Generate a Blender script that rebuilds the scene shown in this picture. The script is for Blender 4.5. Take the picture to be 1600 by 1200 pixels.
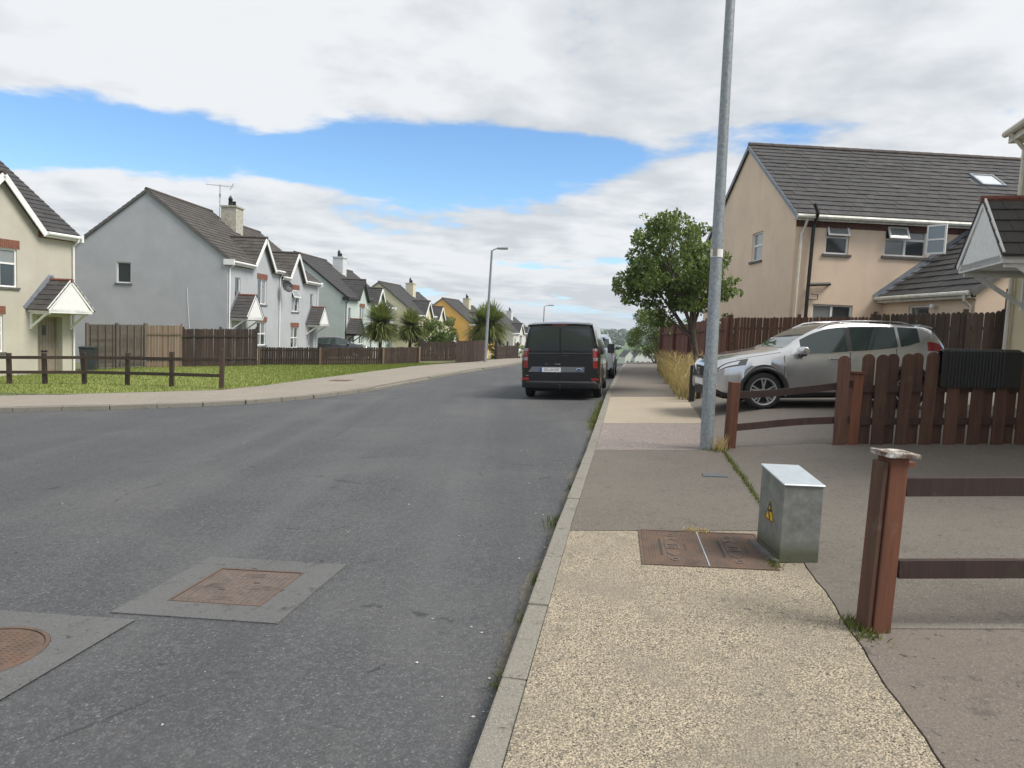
import bpy, bmesh, math, random
import numpy as np
from mathutils import Vector, Matrix
R = math.radians
random.seed(7)
for o in list(bpy.data.objects):
    bpy.data.objects.remove(o)
SC = bpy.context.scene
COL = SC.collection

# ------------------------------------------------------------------ camera
CAMZ = 1.62
cam = bpy.data.cameras.new('camera')
cam.sensor_fit = 'HORIZONTAL'; cam.sensor_width = 36.0
cam.lens = 36.0 * 1120 / 1600
cam.clip_start = 0.05; cam.clip_end = 9000
camo = bpy.data.objects.new('camera', cam); COL.objects.link(camo)
_p = math.atan(90 / 1120); _r = math.atan(.045)
_f = Vector((0, math.cos(_p), -math.sin(_p))); _r0 = Vector((1, 0, 0)); _u0 = Vector((0, math.sin(_p), math.cos(_p)))
_R = math.cos(_r) * _r0 + math.sin(_r) * _u0
_U = math.cos(_r) * _u0 - math.sin(_r) * _r0
_m = Matrix((( _R.x, _U.x, -_f.x, 0), (_R.y, _U.y, -_f.y, 0), (_R.z, _U.z, -_f.z, CAMZ), (0, 0, 0, 1)))
camo.matrix_world = _m
SC.camera = camo

# ------------------------------------------------------------------ sky, sun, exposure
SUN_EL, SUN_AZ = R(52), R(112)          # azimuth measured from +Y (ahead) clockwise: sun to the right, a little behind
world = bpy.data.worlds.new('World'); SC.world = world
world.use_nodes = True
nt = world.node_tree; N = nt.nodes; LK = nt.links; N.clear()
def nd(tree, kind, **kw):
    n = tree.nodes.new(kind)
    for k, v in kw.items(): setattr(n, k, v)
    return n
def mth(tree, op, a, b=None, c=None, clamp=False):
    n = tree.nodes.new('ShaderNodeMath'); n.operation = op; n.use_clamp = clamp
    for i, x in enumerate((a, b, c)):
        if x is None: continue
        if isinstance(x, (int, float)): n.inputs[i].default_value = x
        else: tree.links.new(x, n.inputs[i])
    return n.outputs[0]
out = nd(nt, 'ShaderNodeOutputWorld')
sky = nd(nt, 'ShaderNodeTexSky', sky_type='NISHITA', sun_disc=False)
sky.sun_elevation = SUN_EL; sky.sun_rotation = SUN_AZ
sky.air_density = 1.0; sky.dust_density = 0.0; sky.ozone_density = 2.2
bg_sky = nd(nt, 'ShaderNodeBackground'); bg_sky.inputs[1].default_value = 0.115
tc = nd(nt, 'ShaderNodeTexCoord')
sep = nd(nt, 'ShaderNodeSeparateXYZ'); LK.new(tc.outputs['Generated'], sep.inputs[0])
zc = mth(nt, 'MAXIMUM', sep.outputs[2], 0.0)
den = mth(nt, 'ADD', zc, 0.10)
px = mth(nt, 'DIVIDE', sep.outputs[0], den); py = mth(nt, 'DIVIDE', sep.outputs[1], den)
comb = nd(nt, 'ShaderNodeCombineXYZ'); LK.new(px, comb.inputs[0]); LK.new(py, comb.inputs[1]); comb.inputs[2].default_value = 5.2
def maprange(t, v, a, b, c=0., d=1.):
    n = t.nodes.new('ShaderNodeMapRange'); t.links.new(v, n.inputs[0])
    for i, x in enumerate((a, b, c, d)): n.inputs[i + 1].default_value = x
    return n.outputs[0]
def noise(tree, vec, scale, detail=6, rough=.55, dist=0.0, dims='3D'):
    n = tree.nodes.new('ShaderNodeTexNoise'); n.noise_dimensions = dims
    n.inputs['Scale'].default_value = scale; n.inputs['Detail'].default_value = detail
    n.inputs['Roughness'].default_value = rough; n.inputs['Distortion'].default_value = dist
    if vec is not None: tree.links.new(vec, n.inputs['Vector'])
    return n
n1 = noise(nt, comb.outputs[0], 0.72, 10, .57, .1)
n2 = noise(nt, comb.outputs[0], 0.42, 7, .55, .1)
# the long blue break between the high cloud sheet and the cumulus below it
tilt = mth(nt, 'MULTIPLY', sep.outputs[0], -0.07)
s = mth(nt, 'ADD', mth(nt, 'ADD', zc, -0.225), tilt)
g = mth(nt, 'DIVIDE', s, 0.036)
band = mth(nt, 'EXPONENT', mth(nt, 'MULTIPLY', mth(nt, 'MULTIPLY', g, g), -1.0))
s2 = mth(nt, 'DIVIDE', mth(nt, 'ADD', zc, -0.055), 0.04)
low = mth(nt, 'EXPONENT', mth(nt, 'MULTIPLY', mth(nt, 'MULTIPLY', s2, s2), -1.0))
dns = mth(nt, 'ADD', n1.outputs[0], mth(nt, 'MULTIPLY', band, -0.165))
hz = mth(nt, 'ADD', mth(nt, 'MULTIPLY', mth(nt, 'EXPONENT', mth(nt, 'MULTIPLY', zc, -30.0)), .35), mth(nt, 'MULTIPLY', maprange(nt, zc, .34, .46), .5))
dns = mth(nt, 'ADD', mth(nt, 'ADD', dns, mth(nt, 'MULTIPLY', low, -0.02)), mth(nt, 'MULTIPLY', hz, .11))
rmp = nd(nt, 'ShaderNodeMapRange'); rmp.interpolation_type = 'SMOOTHSTEP'
rmp.inputs[1].default_value = 0.362; rmp.inputs[2].default_value = 0.445
rmp.inputs[3].default_value = 0.0; rmp.inputs[4].default_value = 0.97
LK.new(dns, rmp.inputs[0])
cr = nd(nt, 'ShaderNodeValToRGB')
cr.color_ramp.elements[0].position = .38; cr.color_ramp.elements[0].color = (.65, .68, .715, 1)
cr.color_ramp.elements[1].position = .56; cr.color_ramp.elements[1].color = (.90, .915, .93, 1)
vsh = nd(nt, 'ShaderNodeVectorMath', operation='ADD'); LK.new(comb.outputs[0], vsh.inputs[0]); vsh.inputs[1].default_value = (.16, -.10, 0)
n1b = noise(nt, vsh.outputs[0], 0.72, 10, .57, .1)
shade = mth(nt, 'MULTIPLY', mth(nt, 'SUBTRACT', n1.outputs[0], n1b.outputs[0]), 1.25)
LK.new(mth(nt, 'ADD', n2.outputs[0], shade), cr.inputs[0])
air = nd(nt, 'ShaderNodeMix', data_type='RGBA')          # pale air low over the horizon
air.inputs[7].default_value = (4.2, 5.9, 7.6, 1)
deep = nd(nt, 'ShaderNodeMix', data_type='RGBA', blend_type='MULTIPLY'); deep.inputs[0].default_value = 1.0; deep.inputs[7].default_value = (.72, .95, 1.12, 1)
LK.new(sky.outputs[0], deep.inputs[6]); LK.new(deep.outputs[2], air.inputs[6])
LK.new(mth(nt, 'EXPONENT', mth(nt, 'MULTIPLY', zc, -13.0)), air.inputs[0]); LK.new(air.outputs[2], bg_sky.inputs[0])
bg_cl = nd(nt, 'ShaderNodeBackground'); bg_cl.inputs[1].default_value = 0.72
LK.new(cr.outputs[0], bg_cl.inputs[0])
mx = nd(nt, 'ShaderNodeMixShader')
LK.new(rmp.outputs[0], mx.inputs[0]); LK.new(bg_sky.outputs[0], mx.inputs[1]); LK.new(bg_cl.outputs[0], mx.inputs[2])
LK.new(mx.outputs[0], out.inputs[0])

sl = bpy.data.lights.new('sun', 'SUN'); sl.energy = 3.1; sl.angle = R(26); sl.color = (1.0, .95, .88)
so = bpy.data.objects.new('sun', sl); COL.objects.link(so)
_sd = Vector((math.sin(SUN_AZ) * math.cos(SUN_EL), math.cos(SUN_AZ) * math.cos(SUN_EL), math.sin(SUN_EL)))
so.rotation_euler = _sd.to_track_quat('Z', 'Y').to_euler(); so.location = (20, -20, 40)
vs = SC.view_settings
vs.view_transform = 'Standard'; vs.look = 'None'; vs.gamma = 1.0; vs.use_curve_mapping = False; vs.exposure = 0.48
SC.cycles.use_denoising = True
SC.cycles.max_bounces = 6; SC.cycles.transparent_max_bounces = 12

# ------------------------------------------------------------------ ground shape
def ss(t):
    t = min(1.0, max(0.0, t)); return t * t * (3 - 2 * t)
def H(x, y):
    z = .043 * max(-30, min(14, x)) - .006 * min(y, 36) - .10
    d = y - 38 + 5 * ss((x - 1) / 4)
    if d > 0: z -= .057 * (d - 5) if d > 10 else .057 * d * d / 20
    z += .2 * ss((x - (2.75 + (y - 9.35) * .176)) / 1.3) * ss((y - 8) / 5) * (1 - ss((y - 34) / 10))
    return z
def slope_x(x, y): return math.atan((H(x + .8, y) - H(x - .8, y)) / 1.6)
def slope_y(x, y): return math.atan((H(x, y + .8) - H(x, y - .8)) / 1.6)

# ------------------------------------------------------------------ mesh helpers
class MB:
    def __init__(s, sx=1): s.v = []; s.f = []; s.m = []; s.sx = sx
    def add(s, vs, fs, mi=0):
        b = len(s.v)
        s.v += [(s.sx * p[0], p[1], p[2]) for p in vs]
        for f in fs:
            f = [b + i for i in f]
            s.f.append(f[::-1] if s.sx < 0 else f); s.m.append(mi)
    def box(s, x0, x1, y0, y1, z0, z1, mi=0):
        s.add([(x0,y0,z0),(x1,y0,z0),(x1,y1,z0),(x0,y1,z0),(x0,y0,z1),(x1,y0,z1),(x1,y1,z1),(x0,y1,z1)],
              [(0,3,2,1),(4,5,6,7),(0,1,5,4),(1,2,6,5),(2,3,7,6),(3,0,4,7)], mi)
    def quad(s, a, b, c, d, mi=0): s.add([a,b,c,d], [(0,1,2,3)], mi)
    def poly(s, pts, mi=0): s.add(pts, [tuple(range(len(pts)))], mi)
    def prism(s, pts, off, mi=0):
        n = len(pts); o = Vector(off)
        vs = [tuple(p) for p in pts] + [tuple(Vector(p) + o) for p in pts]
        fs = [tuple(range(n - 1, -1, -1)), tuple(range(n, 2 * n))] + [(i, (i + 1) % n, n + (i + 1) % n, n + i) for i in range(n)]
        s.add(vs, fs, mi)
    def bar(s, a, b, w, h, up=(0,0,1), mi=0):
        a = Vector(a); b = Vector(b); d = (b - a).normalized(); u = Vector(up)
        sd = d.cross(u).normalized(); u = sd.cross(d).normalized()
        q = [sd * (i * w / 2) + u * (j * h / 2) for i, j in ((-1,-1),(1,-1),(1,1),(-1,1))]
        s.add([tuple(a + k) for k in q] + [tuple(b + k) for k in q],
              [(0,1,2,3)[::-1],(4,5,6,7),(0,1,5,4),(1,2,6,5),(2,3,7,6),(3,0,4,7)], mi)
    def tube(s, pts, rad, n=8, mi=0, cap=True):
        pts = [Vector(p) for p in pts]
        if isinstance(rad, (int, float)): rad = [rad] * len(pts)
        rings = []; prev = None
        for i, p in enumerate(pts):
            d = (pts[min(i + 1, len(pts) - 1)] - pts[max(i - 1, 0)]).normalized()
            a = prev if prev is not None else (Vector((1,0,0)) if abs(d.x) < .9 else Vector((0,1,0)))
            a = (a - d * a.dot(d)).normalized(); prev = a; b = d.cross(a)
            rings.append([tuple(p + rad[i] * (math.cos(t) * a + math.sin(t) * b)) for t in [2 * math.pi * k / n for k in range(n)]])
        vs = [q for r in rings for q in r]; fs = []
        for i in range(len(rings) - 1):
            for k in range(n):
                fs.append((i*n+k, i*n+(k+1)%n, (i+1)*n+(k+1)%n, (i+1)*n+k))
        if cap: fs += [tuple(range(n))[::-1], tuple(range((len(rings)-1)*n, len(rings)*n))]
        s.add(vs, fs, mi)
    def lathe(s, prof, n=24, axis='z', c=(0,0,0), mi=0):
        vs = []; m = len(prof)
        for k in range(n):
            t = 2 * math.pi * k / n; ct, st = math.cos(t), math.sin(t)
            for r, h in prof:
                if axis == 'z': q = (r*ct, r*st, h)
                elif axis == 'y': q = (r*ct, h, r*st)
                else: q = (h, r*ct, r*st)
                vs.append((q[0]+c[0], q[1]+c[1], q[2]+c[2]))
        fs = []
        for k in range(n):
            for j in range(m - 1):
                fs.append((k*m+j, ((k+1)%n)*m+j, ((k+1)%n)*m+j+1, k*m+j+1))
        s.add(vs, fs, mi)
    def mesh(s, name, mats, smooth=None):
        me = bpy.data.meshes.new(name)
        me.from_pydata(s.v, [], s.f)
        for m in (mats if isinstance(mats, (list, tuple)) else [mats]): me.materials.append(m)
        if any(s.m): me.polygons.foreach_set('material_index', s.m)
        if smooth:
            me.polygons.foreach_set('use_smooth', [True] * len(me.polygons))
            me.set_sharp_from_angle(angle=R(smooth))
        me.update(); return me
    def build(s, name, mats, parent=None, smooth=None, loc=None, rot=None):
        return link(name, s.mesh(name, mats, smooth), parent, loc, rot)
def link(name, me, parent=None, loc=None, rot=None):
    o = bpy.data.objects.new(name, me); COL.objects.link(o)
    if parent is not None: o.parent = parent
    if loc is not None: o.location = loc
    if rot is not None: o.rotation_euler = rot if isinstance(rot, (tuple, list)) else (0, 0, rot)
    return o
def bevel(o, w, seg=2):
    bm = bmesh.new(); bm.from_mesh(o.data)
    bmesh.ops.remove_doubles(bm, verts=bm.verts, dist=1e-5)
    es = [e for e in bm.edges if len(e.link_faces) == 2 and e.calc_face_angle(0) > .5]
    bmesh.ops.bevel(bm, geom=es, offset=w, segments=seg, affect='EDGES', profile=.6)
    bm.to_mesh(o.data); bm.free(); return o
def tag(o, label, cat, group=None, kind=None):
    o['label'] = label; o['category'] = cat
    if group: o['group'] = group
    if kind: o['kind'] = kind
    return o
def structure(o): o['kind'] = 'structure'; return o
def empty(name, loc=(0,0,0), rot=0):
    o = bpy.data.objects.new(name, None); COL.objects.link(o); o.empty_display_size = .2
    o.location = loc; o.rotation_euler = rot if isinstance(rot, (tuple, list)) else (0, 0, rot)
    return o
def copy_tree(o, parent=None):
    c = o.copy(); COL.objects.link(c); c.parent = parent
    for ch in list(o.children): copy_tree(ch, c)
    return c
def text_mesh(s, size, mat, extr=.004, parent=None, name='lettering', align='CENTER'):
    cu = bpy.data.curves.new(name, 'FONT'); cu.body = s; cu.size = size; cu.extrude = extr
    cu.align_x = align; cu.align_y = 'CENTER'; cu.resolution_u = 3
    tmp = bpy.data.objects.new(name, cu); COL.objects.link(tmp)
    dg = bpy.context.evaluated_depsgraph_get()
    me = bpy.data.meshes.new_from_object(tmp.evaluated_get(dg))
    bpy.data.objects.remove(tmp); me.materials.clear(); me.materials.append(mat)
    return link(name, me, parent)

# ------------------------------------------------------------------ materials
def new_mat(name):
    m = bpy.data.materials.new(name); m.use_nodes = True
    t = m.node_tree; return m, t, t.nodes['Principled BSDF']
def mixc(t, fac, a, b, blend='MIX'):
    n = t.nodes.new('ShaderNodeMix'); n.data_type = 'RGBA'; n.blend_type = blend
    if isinstance(fac, (int, float)): n.inputs[0].default_value = fac
    else: t.links.new(fac, n.inputs[0])
    for i, c in ((6, a), (7, b)):
        if isinstance(c, (tuple, list)): n.inputs[i].default_value = tuple(c)[:3] + (1,)
        else: t.links.new(c, n.inputs[i])
    return n.outputs[2]
def ramp(t, val, stops):
    n = t.nodes.new('ShaderNodeValToRGB'); e = n.color_ramp.elements
    while len(e) < len(stops): e.new(.5)
    for k, (p, c) in enumerate(stops):
        e[k].position = p; e[k].color = tuple(c)[:3] + (1,) if isinstance(c, (tuple, list)) else (c, c, c, 1)
    t.links.new(val, n.inputs[0]); return n.outputs[0]
def bump(t, b, h, strength=.3, dist=.01):
    n = t.nodes.new('ShaderNodeBump'); n.inputs['Strength'].default_value = strength; n.inputs['Distance'].default_value = dist
    t.links.new(h, n.inputs['Height']); t.links.new(n.outputs[0], b.inputs['Normal'])
def coords(t, kind='Object', scale=(1,1,1)):
    c = t.nodes.new('ShaderNodeTexCoord')
    if scale == (1,1,1): return c.outputs[kind]
    m = t.nodes.new('ShaderNodeMapping'); m.inputs['Scale'].default_value = scale
    t.links.new(c.outputs[kind], m.inputs['Vector']); return m.outputs[0]
def voro(t, vec, scale, feature='F1', rnd=1.0):
    n = t.nodes.new('ShaderNodeTexVoronoi'); n.feature = feature
    n.inputs['Scale'].default_value = scale; n.inputs['Randomness'].default_value = rnd
    t.links.new(vec, n.inputs['Vector']); return n
def world_pos(t):
    g = t.nodes.new('ShaderNodeNewGeometry'); return g.outputs['Position']

def plain(name, col, rough=.5, metal=0., var=.0, vscale=4., bmp=0., bscale=60., spec=None, wpos=True, coat=0.):
    m, t, b = new_mat(name)
    b.inputs['Roughness'].default_value = rough; b.inputs['Metallic'].default_value = metal
    if coat: b.inputs['Coat Weight'].default_value = coat
    if spec is not None: b.inputs['Specular IOR Level'].default_value = spec
    b.inputs['Base Color'].default_value = tuple(col) + (1,)
    if var or bmp:
        v = world_pos(t) if wpos else coords(t)
        if var:
            n = noise(t, v, vscale, 5, .6)
            f = maprange(t, n.outputs[0], .3, .7)
            lo = tuple(c * (1 - var) for c in col); hi = tuple(min(1, c * (1 + var)) for c in col)
            t.links.new(mixc(t, f, lo, hi), b.inputs['Base Color'])
        if bmp:
            n = noise(t, v, bscale, 4, .6)
            bump(t, b, n.outputs[0], bmp, .006)
    return m

def wall_paint(name, col, streak=.12):
    """painted render: fine relief, faint blotches, rain streaks"""
    m, t, b = new_mat(name); b.inputs['Roughness'].default_value = .85
    v = world_pos(t)
    n = noise(t, v, .9, 6, .65); f = maprange(t, n.outputs[0], .3, .7)
    mp = t.nodes.new('ShaderNodeMapping'); mp.inputs['Scale'].default_value = (2.4, 2.4, .16); t.links.new(v, mp.inputs[0])
    n2 = noise(t, mp.outputs[0], 1.0, 5, .6); f2 = maprange(t, n2.outputs[0], .5, .75)
    c = mixc(t, f, tuple(x * .89 for x in col), tuple(min(1, x * 1.06) for x in col))
    c = mixc(t, mth(t, 'MULTIPLY', f2, streak), c, tuple(x * .55 for x in col))
    t.links.new(c, b.inputs['Base Color'])
    n3 = noise(t, v, 90, 3, .6); bump(t, b, n3.outputs[0], .25, .006)
    return m

def timber(name, col, dark, rough=.75, alga=.0, scale=1.0, lighten=.25):
    """stained sawn timber; grain runs along the piece's local z; each piece has its own tone"""
    m, t, b = new_mat(name); b.inputs['Roughness'].default_value = rough
    oi = t.nodes.new('ShaderNodeObjectInfo')
    tcn = t.nodes.new('ShaderNodeTexCoord')
    ad = t.nodes.new('ShaderNodeVectorMath'); ad.operation = 'ADD'
    t.links.new(tcn.outputs['Object'], ad.inputs[0])
    cm = t.nodes.new('ShaderNodeCombineXYZ'); t.links.new(mth(t, 'MULTIPLY', oi.outputs['Random'], 37.), cm.inputs[0]); t.links.new(mth(t, 'MULTIPLY', oi.outputs['Random'], 11.), cm.inputs[2])
    t.links.new(cm.outputs[0], ad.inputs[1])
    mp = t.nodes.new('ShaderNodeMapping'); mp.inputs['Scale'].default_value = (26 * scale, 26 * scale, 1.6 * scale); t.links.new(ad.outputs[0], mp.inputs[0])
    n = noise(t, mp.outputs[0], 1.0, 6, .65, .4)
    f = maprange(t, n.outputs[0], .3, .72)
    c = mixc(t, f, dark, col)
    k = maprange(t, oi.outputs['Random'], 0, 1, .72, 1.0 + lighten)
    mul = t.nodes.new('ShaderNodeVectorMath'); mul.operation = 'SCALE'; t.links.new(c, mul.inputs[0]); t.links.new(k, mul.inputs['Scale'])
    c = mul.outputs[0]
    n4 = noise(t, ad.outputs[0], 5, 5, .7)
    wear = maprange(t, n4.outputs[0], .60, .74)
    c = mixc(t, mth(t, 'MULTIPLY', wear, .35), c, (.20, .165, .13))
    if alga:
        n5 = noise(t, ad.outputs[0], 3.2, 4, .6)
        c = mixc(t, mth(t, 'MULTIPLY', maprange(t, n5.outputs[0], .52, .72), alga), c, (.085, .10, .03))
    t.links.new(c, b.inputs['Base Color']); bump(t, b, n.outputs[0], .35, .004)
    return m

def roof_tile(name, col, var=.35, lichen=.3):
    m, t, b = new_mat(name); b.inputs['Roughness'].default_value = .82
    v = world_pos(t)
    g = t.nodes.new('ShaderNodeNewGeometry')
    rnd = g.outputs['Random Per Island']
    n = noise(t, v, 1.1, 6, .7); n2 = noise(t, v, 14, 5, .7)
    lo = tuple(c * (1 - var) for c in col); hi = tuple(c * (1 + var) for c in col)
    c = mixc(t, mth(t, 'ADD', mth(t, 'MULTIPLY', rnd, .5), mth(t, 'MULTIPLY', maprange(t, n.outputs[0], .3, .7), .5)), lo, hi)
    c = mixc(t, mth(t, 'MULTIPLY', maprange(t, n2.outputs[0], .56, .72), lichen), c, (.26, .25, .21))
    t.links.new(c, b.inputs['Base Color']); bump(t, b, n2.outputs[0], .4, .006)
    return m

def pane_mat(name, col=(.035, .045, .05), rough=.06):
    m, t, b = new_mat(name); b.inputs['Base Color'].default_value = col + (1,); b.inputs['Roughness'].default_value = rough
    b.inputs['Specular IOR Level'].default_value = .7; b.inputs['Coat Weight'].default_value = .4; b.inputs['Coat Roughness'].default_value = .03
    return m

def leaf_mat(name, c0, c1, c2, trans=.35, rough=.5):
    m, t, b = new_mat(name)
    g = t.nodes.new('ShaderNodeNewGeometry')
    n = noise(t, g.outputs['Position'], 1.6, 4, .6)
    f = mth(t, 'ADD', mth(t, 'MULTIPLY', g.outputs['Random Per Island'], .6), mth(t, 'MULTIPLY', n.outputs[0], .4))
    c = ramp(t, f, [(.12, c0), (.5, c1), (.9, c2)])
    t.links.new(c, b.inputs['Base Color']); b.inputs['Roughness'].default_value = rough
    tr = t.nodes.new('ShaderNodeBsdfTranslucent'); t.links.new(mixc(t, .4, c, (.18, .25, .03)), tr.inputs[0])
    ms = t.nodes.new('ShaderNodeMixShader'); ms.inputs[0].default_value = trans
    t.links.new(b.outputs[0], ms.inputs[1]); t.links.new(tr.outputs[0], ms.inputs[2])
    t.links.new(ms.outputs[0], t.nodes['Material Output'].inputs[0])
    return m

M = {}
def asphalt():
    m, t, b = new_mat('asphalt'); v = world_pos(t)
    b.inputs['Roughness'].default_value = .8
    vo = voro(t, v, 95); vo2 = voro(t, v, 210)
    st = ramp(t, vo.outputs['Color'], [(.0, .02), (.38, .055), (.68, .12), (.86, .24), (1., .6)])
    st2 = ramp(t, vo2.outputs['Color'], [(.0, .045), (.6, .10), (1., .24)])
    c = mixc(t, .4, st, st2)
    edge = maprange(t, vo.outputs['Distance'], .25, .6)
    c = mixc(t, mth(t, 'MULTIPLY', edge, .55), c, (.035, .036, .038))
    n = noise(t, v, .45, 7, .62, .3); n2 = noise(t, v, 2.3, 6, .7)
    c = mixc(t, mth(t, 'MULTIPLY', maprange(t, n.outputs[0], .44, .72), .55), c, (.155, .15, .135))
    c = mixc(t, mth(t, 'MULTIPLY', maprange(t, n2.outputs[0], .60, .8), .5), c, (.175, .16, .125))
    c = mixc(t, mth(t, 'MULTIPLY', maprange(t, n2.outputs[0], .40, .25), .5), c, (.05, .052, .056))
    n5 = noise(t, v, 26, 3, .6); c = mixc(t, mth(t, 'MULTIPLY', maprange(t, n5.outputs[0], .52, .70), .45), c, (.16, .16, .155)); c = mixc(t, mth(t, 'MULTIPLY', maprange(t, n5.outputs[0], .46, .30), .5), c, (.045, .046, .05))
    mp = t.nodes.new('ShaderNodeMapping'); mp.inputs['Rotation'].default_value = (0, 0, R(9.5)); mp.inputs['Scale'].default_value = (1.1, .05, 1); t.links.new(v, mp.inputs[0])
    n6 = noise(t, mp.outputs[0], 1.0, 4, .55); c = mixc(t, mth(t, 'MULTIPLY', maprange(t, n6.outputs[0], .50, .68), .35), c, (.15, .15, .147)); c = mixc(t, mth(t, 'MULTIPLY', maprange(t, n6.outputs[0], .48, .34), .35), c, (.055, .056, .06))
    n7 = noise(t, v, 3.4, 3, .5); c = mixc(t, mth(t, 'MULTIPLY', maprange(t, n7.outputs[0], .715, .75), .6), c, (.03, .03, .032))
    vc = voro(t, v, .42, 'DISTANCE_TO_EDGE'); nw = noise(t, v, 2.2, 4, .7)
    crk = mth(t, 'MULTIPLY', maprange(t, vc.outputs['Distance'], .006, .002), maprange(t, nw.outputs[0], .56, .60)); c = mixc(t, mth(t, 'MULTIPLY', crk, .8), c, (.022, .022, .023))
    c = mixc(t, .2, c, (.075, .081, .092))
    c = mixc(t, 1.0, c, (.86, .87, .89), 'MULTIPLY')
    t.links.new(c, b.inputs['Base Color'])
    hgt = mth(t, 'ADD', mth(t, 'MULTIPLY', vo.outputs['Distance'], -1.0), mth(t, 'MULTIPLY', vo2.outputs['Distance'], -.5))
    bump(t, b, hgt, .55, .006)
    return m
M['asphalt'] = asphalt()

def pebble(name, light, dark, stain, scale=70, pit=.55):
    """exposed-aggregate concrete: pale stones with dark pits, mossy and worn patches"""
    m, t, b = new_mat(name); v = world_pos(t); b.inputs['Roughness'].default_value = .88
    vo = voro(t, v, scale); vo2 = voro(t, v, scale * 2.1)
    stone = ramp(t, vo.outputs['Color'], [(0., tuple(x * .62 for x in light)), (.45, light), (.8, tuple(min(1, x * 1.22) for x in light)), (1., (.36, .30, .25))])
    gap = maprange(t, vo.outputs['Distance'], .34, .62)
    c = mixc(t, mth(t, 'MULTIPLY', gap, pit * .8), stone, dark)
    pits = ramp(t, vo2.outputs['Color'], [(.0, 1.), (.24, 1.), (.30, .0), (1., .0)])
    c = mixc(t, mth(t, 'MULTIPLY', pits, min(.95, pit * 1.45)), c, tuple(x * .6 for x in dark))
    n = noise(t, v, 1.3, 7, .68, .3); n2 = noise(t, v, 7, 6, .7)
    c = mixc(t, mth(t, 'MULTIPLY', maprange(t, n.outputs[0], .46, .66), .8), c, stain)
    c = mixc(t, mth(t, 'MULTIPLY', maprange(t, n2.outputs[0], .58, .72), .6), c, (.075, .07, .06))
    n8 = noise(t, v, 19, 3, .55); n9 = noise(t, v, .9, 3, .5)
    spot = mth(t, 'MULTIPLY', maprange(t, n8.outputs[0], .64, .69), maprange(t, n9.outputs[0], .42, .58)); c = mixc(t, mth(t, 'MULTIPLY', spot, .8), c, (.05, .047, .04))
    t.links.new(c, b.inputs['Base Color'])
    bump(t, b, mth(t, 'MULTIPLY', vo.outputs['Distance'], -1.), .6, .008)
    return m
def concrete(name, a, bcol, blot, fine=130, blots=.6):
    """brushed concrete with grain, blotches and dark moss spots"""
    m, t, b = new_mat(name); v = world_pos(t); b.inputs['Roughness'].default_value = .9
    vo = voro(t, v, fine); n0 = noise(t, v, 60, 4, .7)
    g1 = ramp(t, vo.outputs['Color'], [(0., tuple(x * .6 for x in a)), (.5, a), (.85, bcol), (1., tuple(min(1, x * 1.7) for x in bcol))])
    n = noise(t, v, .8, 7, .65, .4); n2 = noise(t, v, 5.5, 6, .7)
    c = mixc(t, mth(t, 'MULTIPLY', maprange(t, n.outputs[0], .35, .7), .5), g1, bcol)
    c = mixc(t, mth(t, 'MULTIPLY', maprange(t, n2.outputs[0], .57, .72), blots), c, blot)
    n3 = noise(t, v, 16, 3, .6)
    c = mixc(t, mth(t, 'MULTIPLY', maprange(t, n3.outputs[0], .635, .71), blots), c, tuple(x * .5 for x in blot))
    t.links.new(c, b.inputs['Base Color'])
    bump(t, b, mth(t, 'ADD', n0.outputs[0], mth(t, 'MULTIPLY', vo.outputs['Distance'], -.6)), .35, .005)
    return m
M['pebble'] = pebble('exposed aggregate', (.42, .355, .255), (.065, .06, .05), (.20, .175, .135), 92, .64)
M['pebble_pink'] = pebble('pinkish aggregate', (.27, .225, .205), (.12, .105, .10), (.20, .17, .155), 60, .4)
M['conc_brown'] = concrete('brown brushed concrete', (.118, .104, .087), (.158, .141, .118), (.062, .056, .047))
M['conc_red'] = concrete('reddish brushed concrete', (.135, .112, .094), (.172, .146, .123), (.042, .039, .034), blots=.9)
M['conc_tan'] = concrete('tan concrete', (.32, .272, .205), (.38, .325, .25), (.20, .165, .12), blots=.35)
M['conc_grey'] = concrete('grey path concrete', (.145, .128, .108), (.185, .164, .14), (.09, .083, .072), blots=.45)
M['conc_left'] = concrete('weathered path concrete', (.235, .208, .172), (.31, .277, .23), (.13, .118, .10), blots=.55)
M['kerb'] = concrete('kerb concrete', (.185, .172, .145), (.25, .235, .20), (.085, .082, .06), 180, .65)
M['collar'] = concrete('cover collar concrete', (.095, .096, .096), (.13, .13, .13), (.04, .04, .04), 200, .75)
M['joint'] = plain('joint dirt', (.045, .042, .035), .95)
M['rust'] = None
def rust():
    m, t, b = new_mat('rusted cast iron'); v = world_pos(t); b.inputs['Roughness'].default_value = .75; b.inputs['Metallic'].default_value = .25
    n = noise(t, v, 5, 6, .7); n2 = noise(t, v, 45, 4, .7)
    c = ramp(t, n.outputs[0], [(.3, (.085, .062, .05)), (.5, (.135, .092, .068)), (.62, (.16, .098, .066)), (.75, (.14, .12, .088))])
    c = mixc(t, mth(t, 'MULTIPLY', maprange(t, n2.outputs[0], .5, .7), .5), c, (.07, .06, .055))
    t.links.new(c, b.inputs['Base Color']); bump(t, b, n2.outputs[0], .3, .003); return m
M['rust'] = rust()
def rust_pink():
    m, t, b = new_mat('worn pinkish cast iron'); v = world_pos(t); b.inputs['Roughness'].default_value = .7; b.inputs['Metallic'].default_value = .2
    n = noise(t, v, 7, 6, .7)
    c = ramp(t, n.outputs[0], [(.3, (.09, .076, .068)), (.55, (.15, .118, .10)), (.75, (.135, .09, .066))])
    t.links.new(c, b.inputs['Base Color']); return m
M['rust_pink'] = rust_pink()
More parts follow.
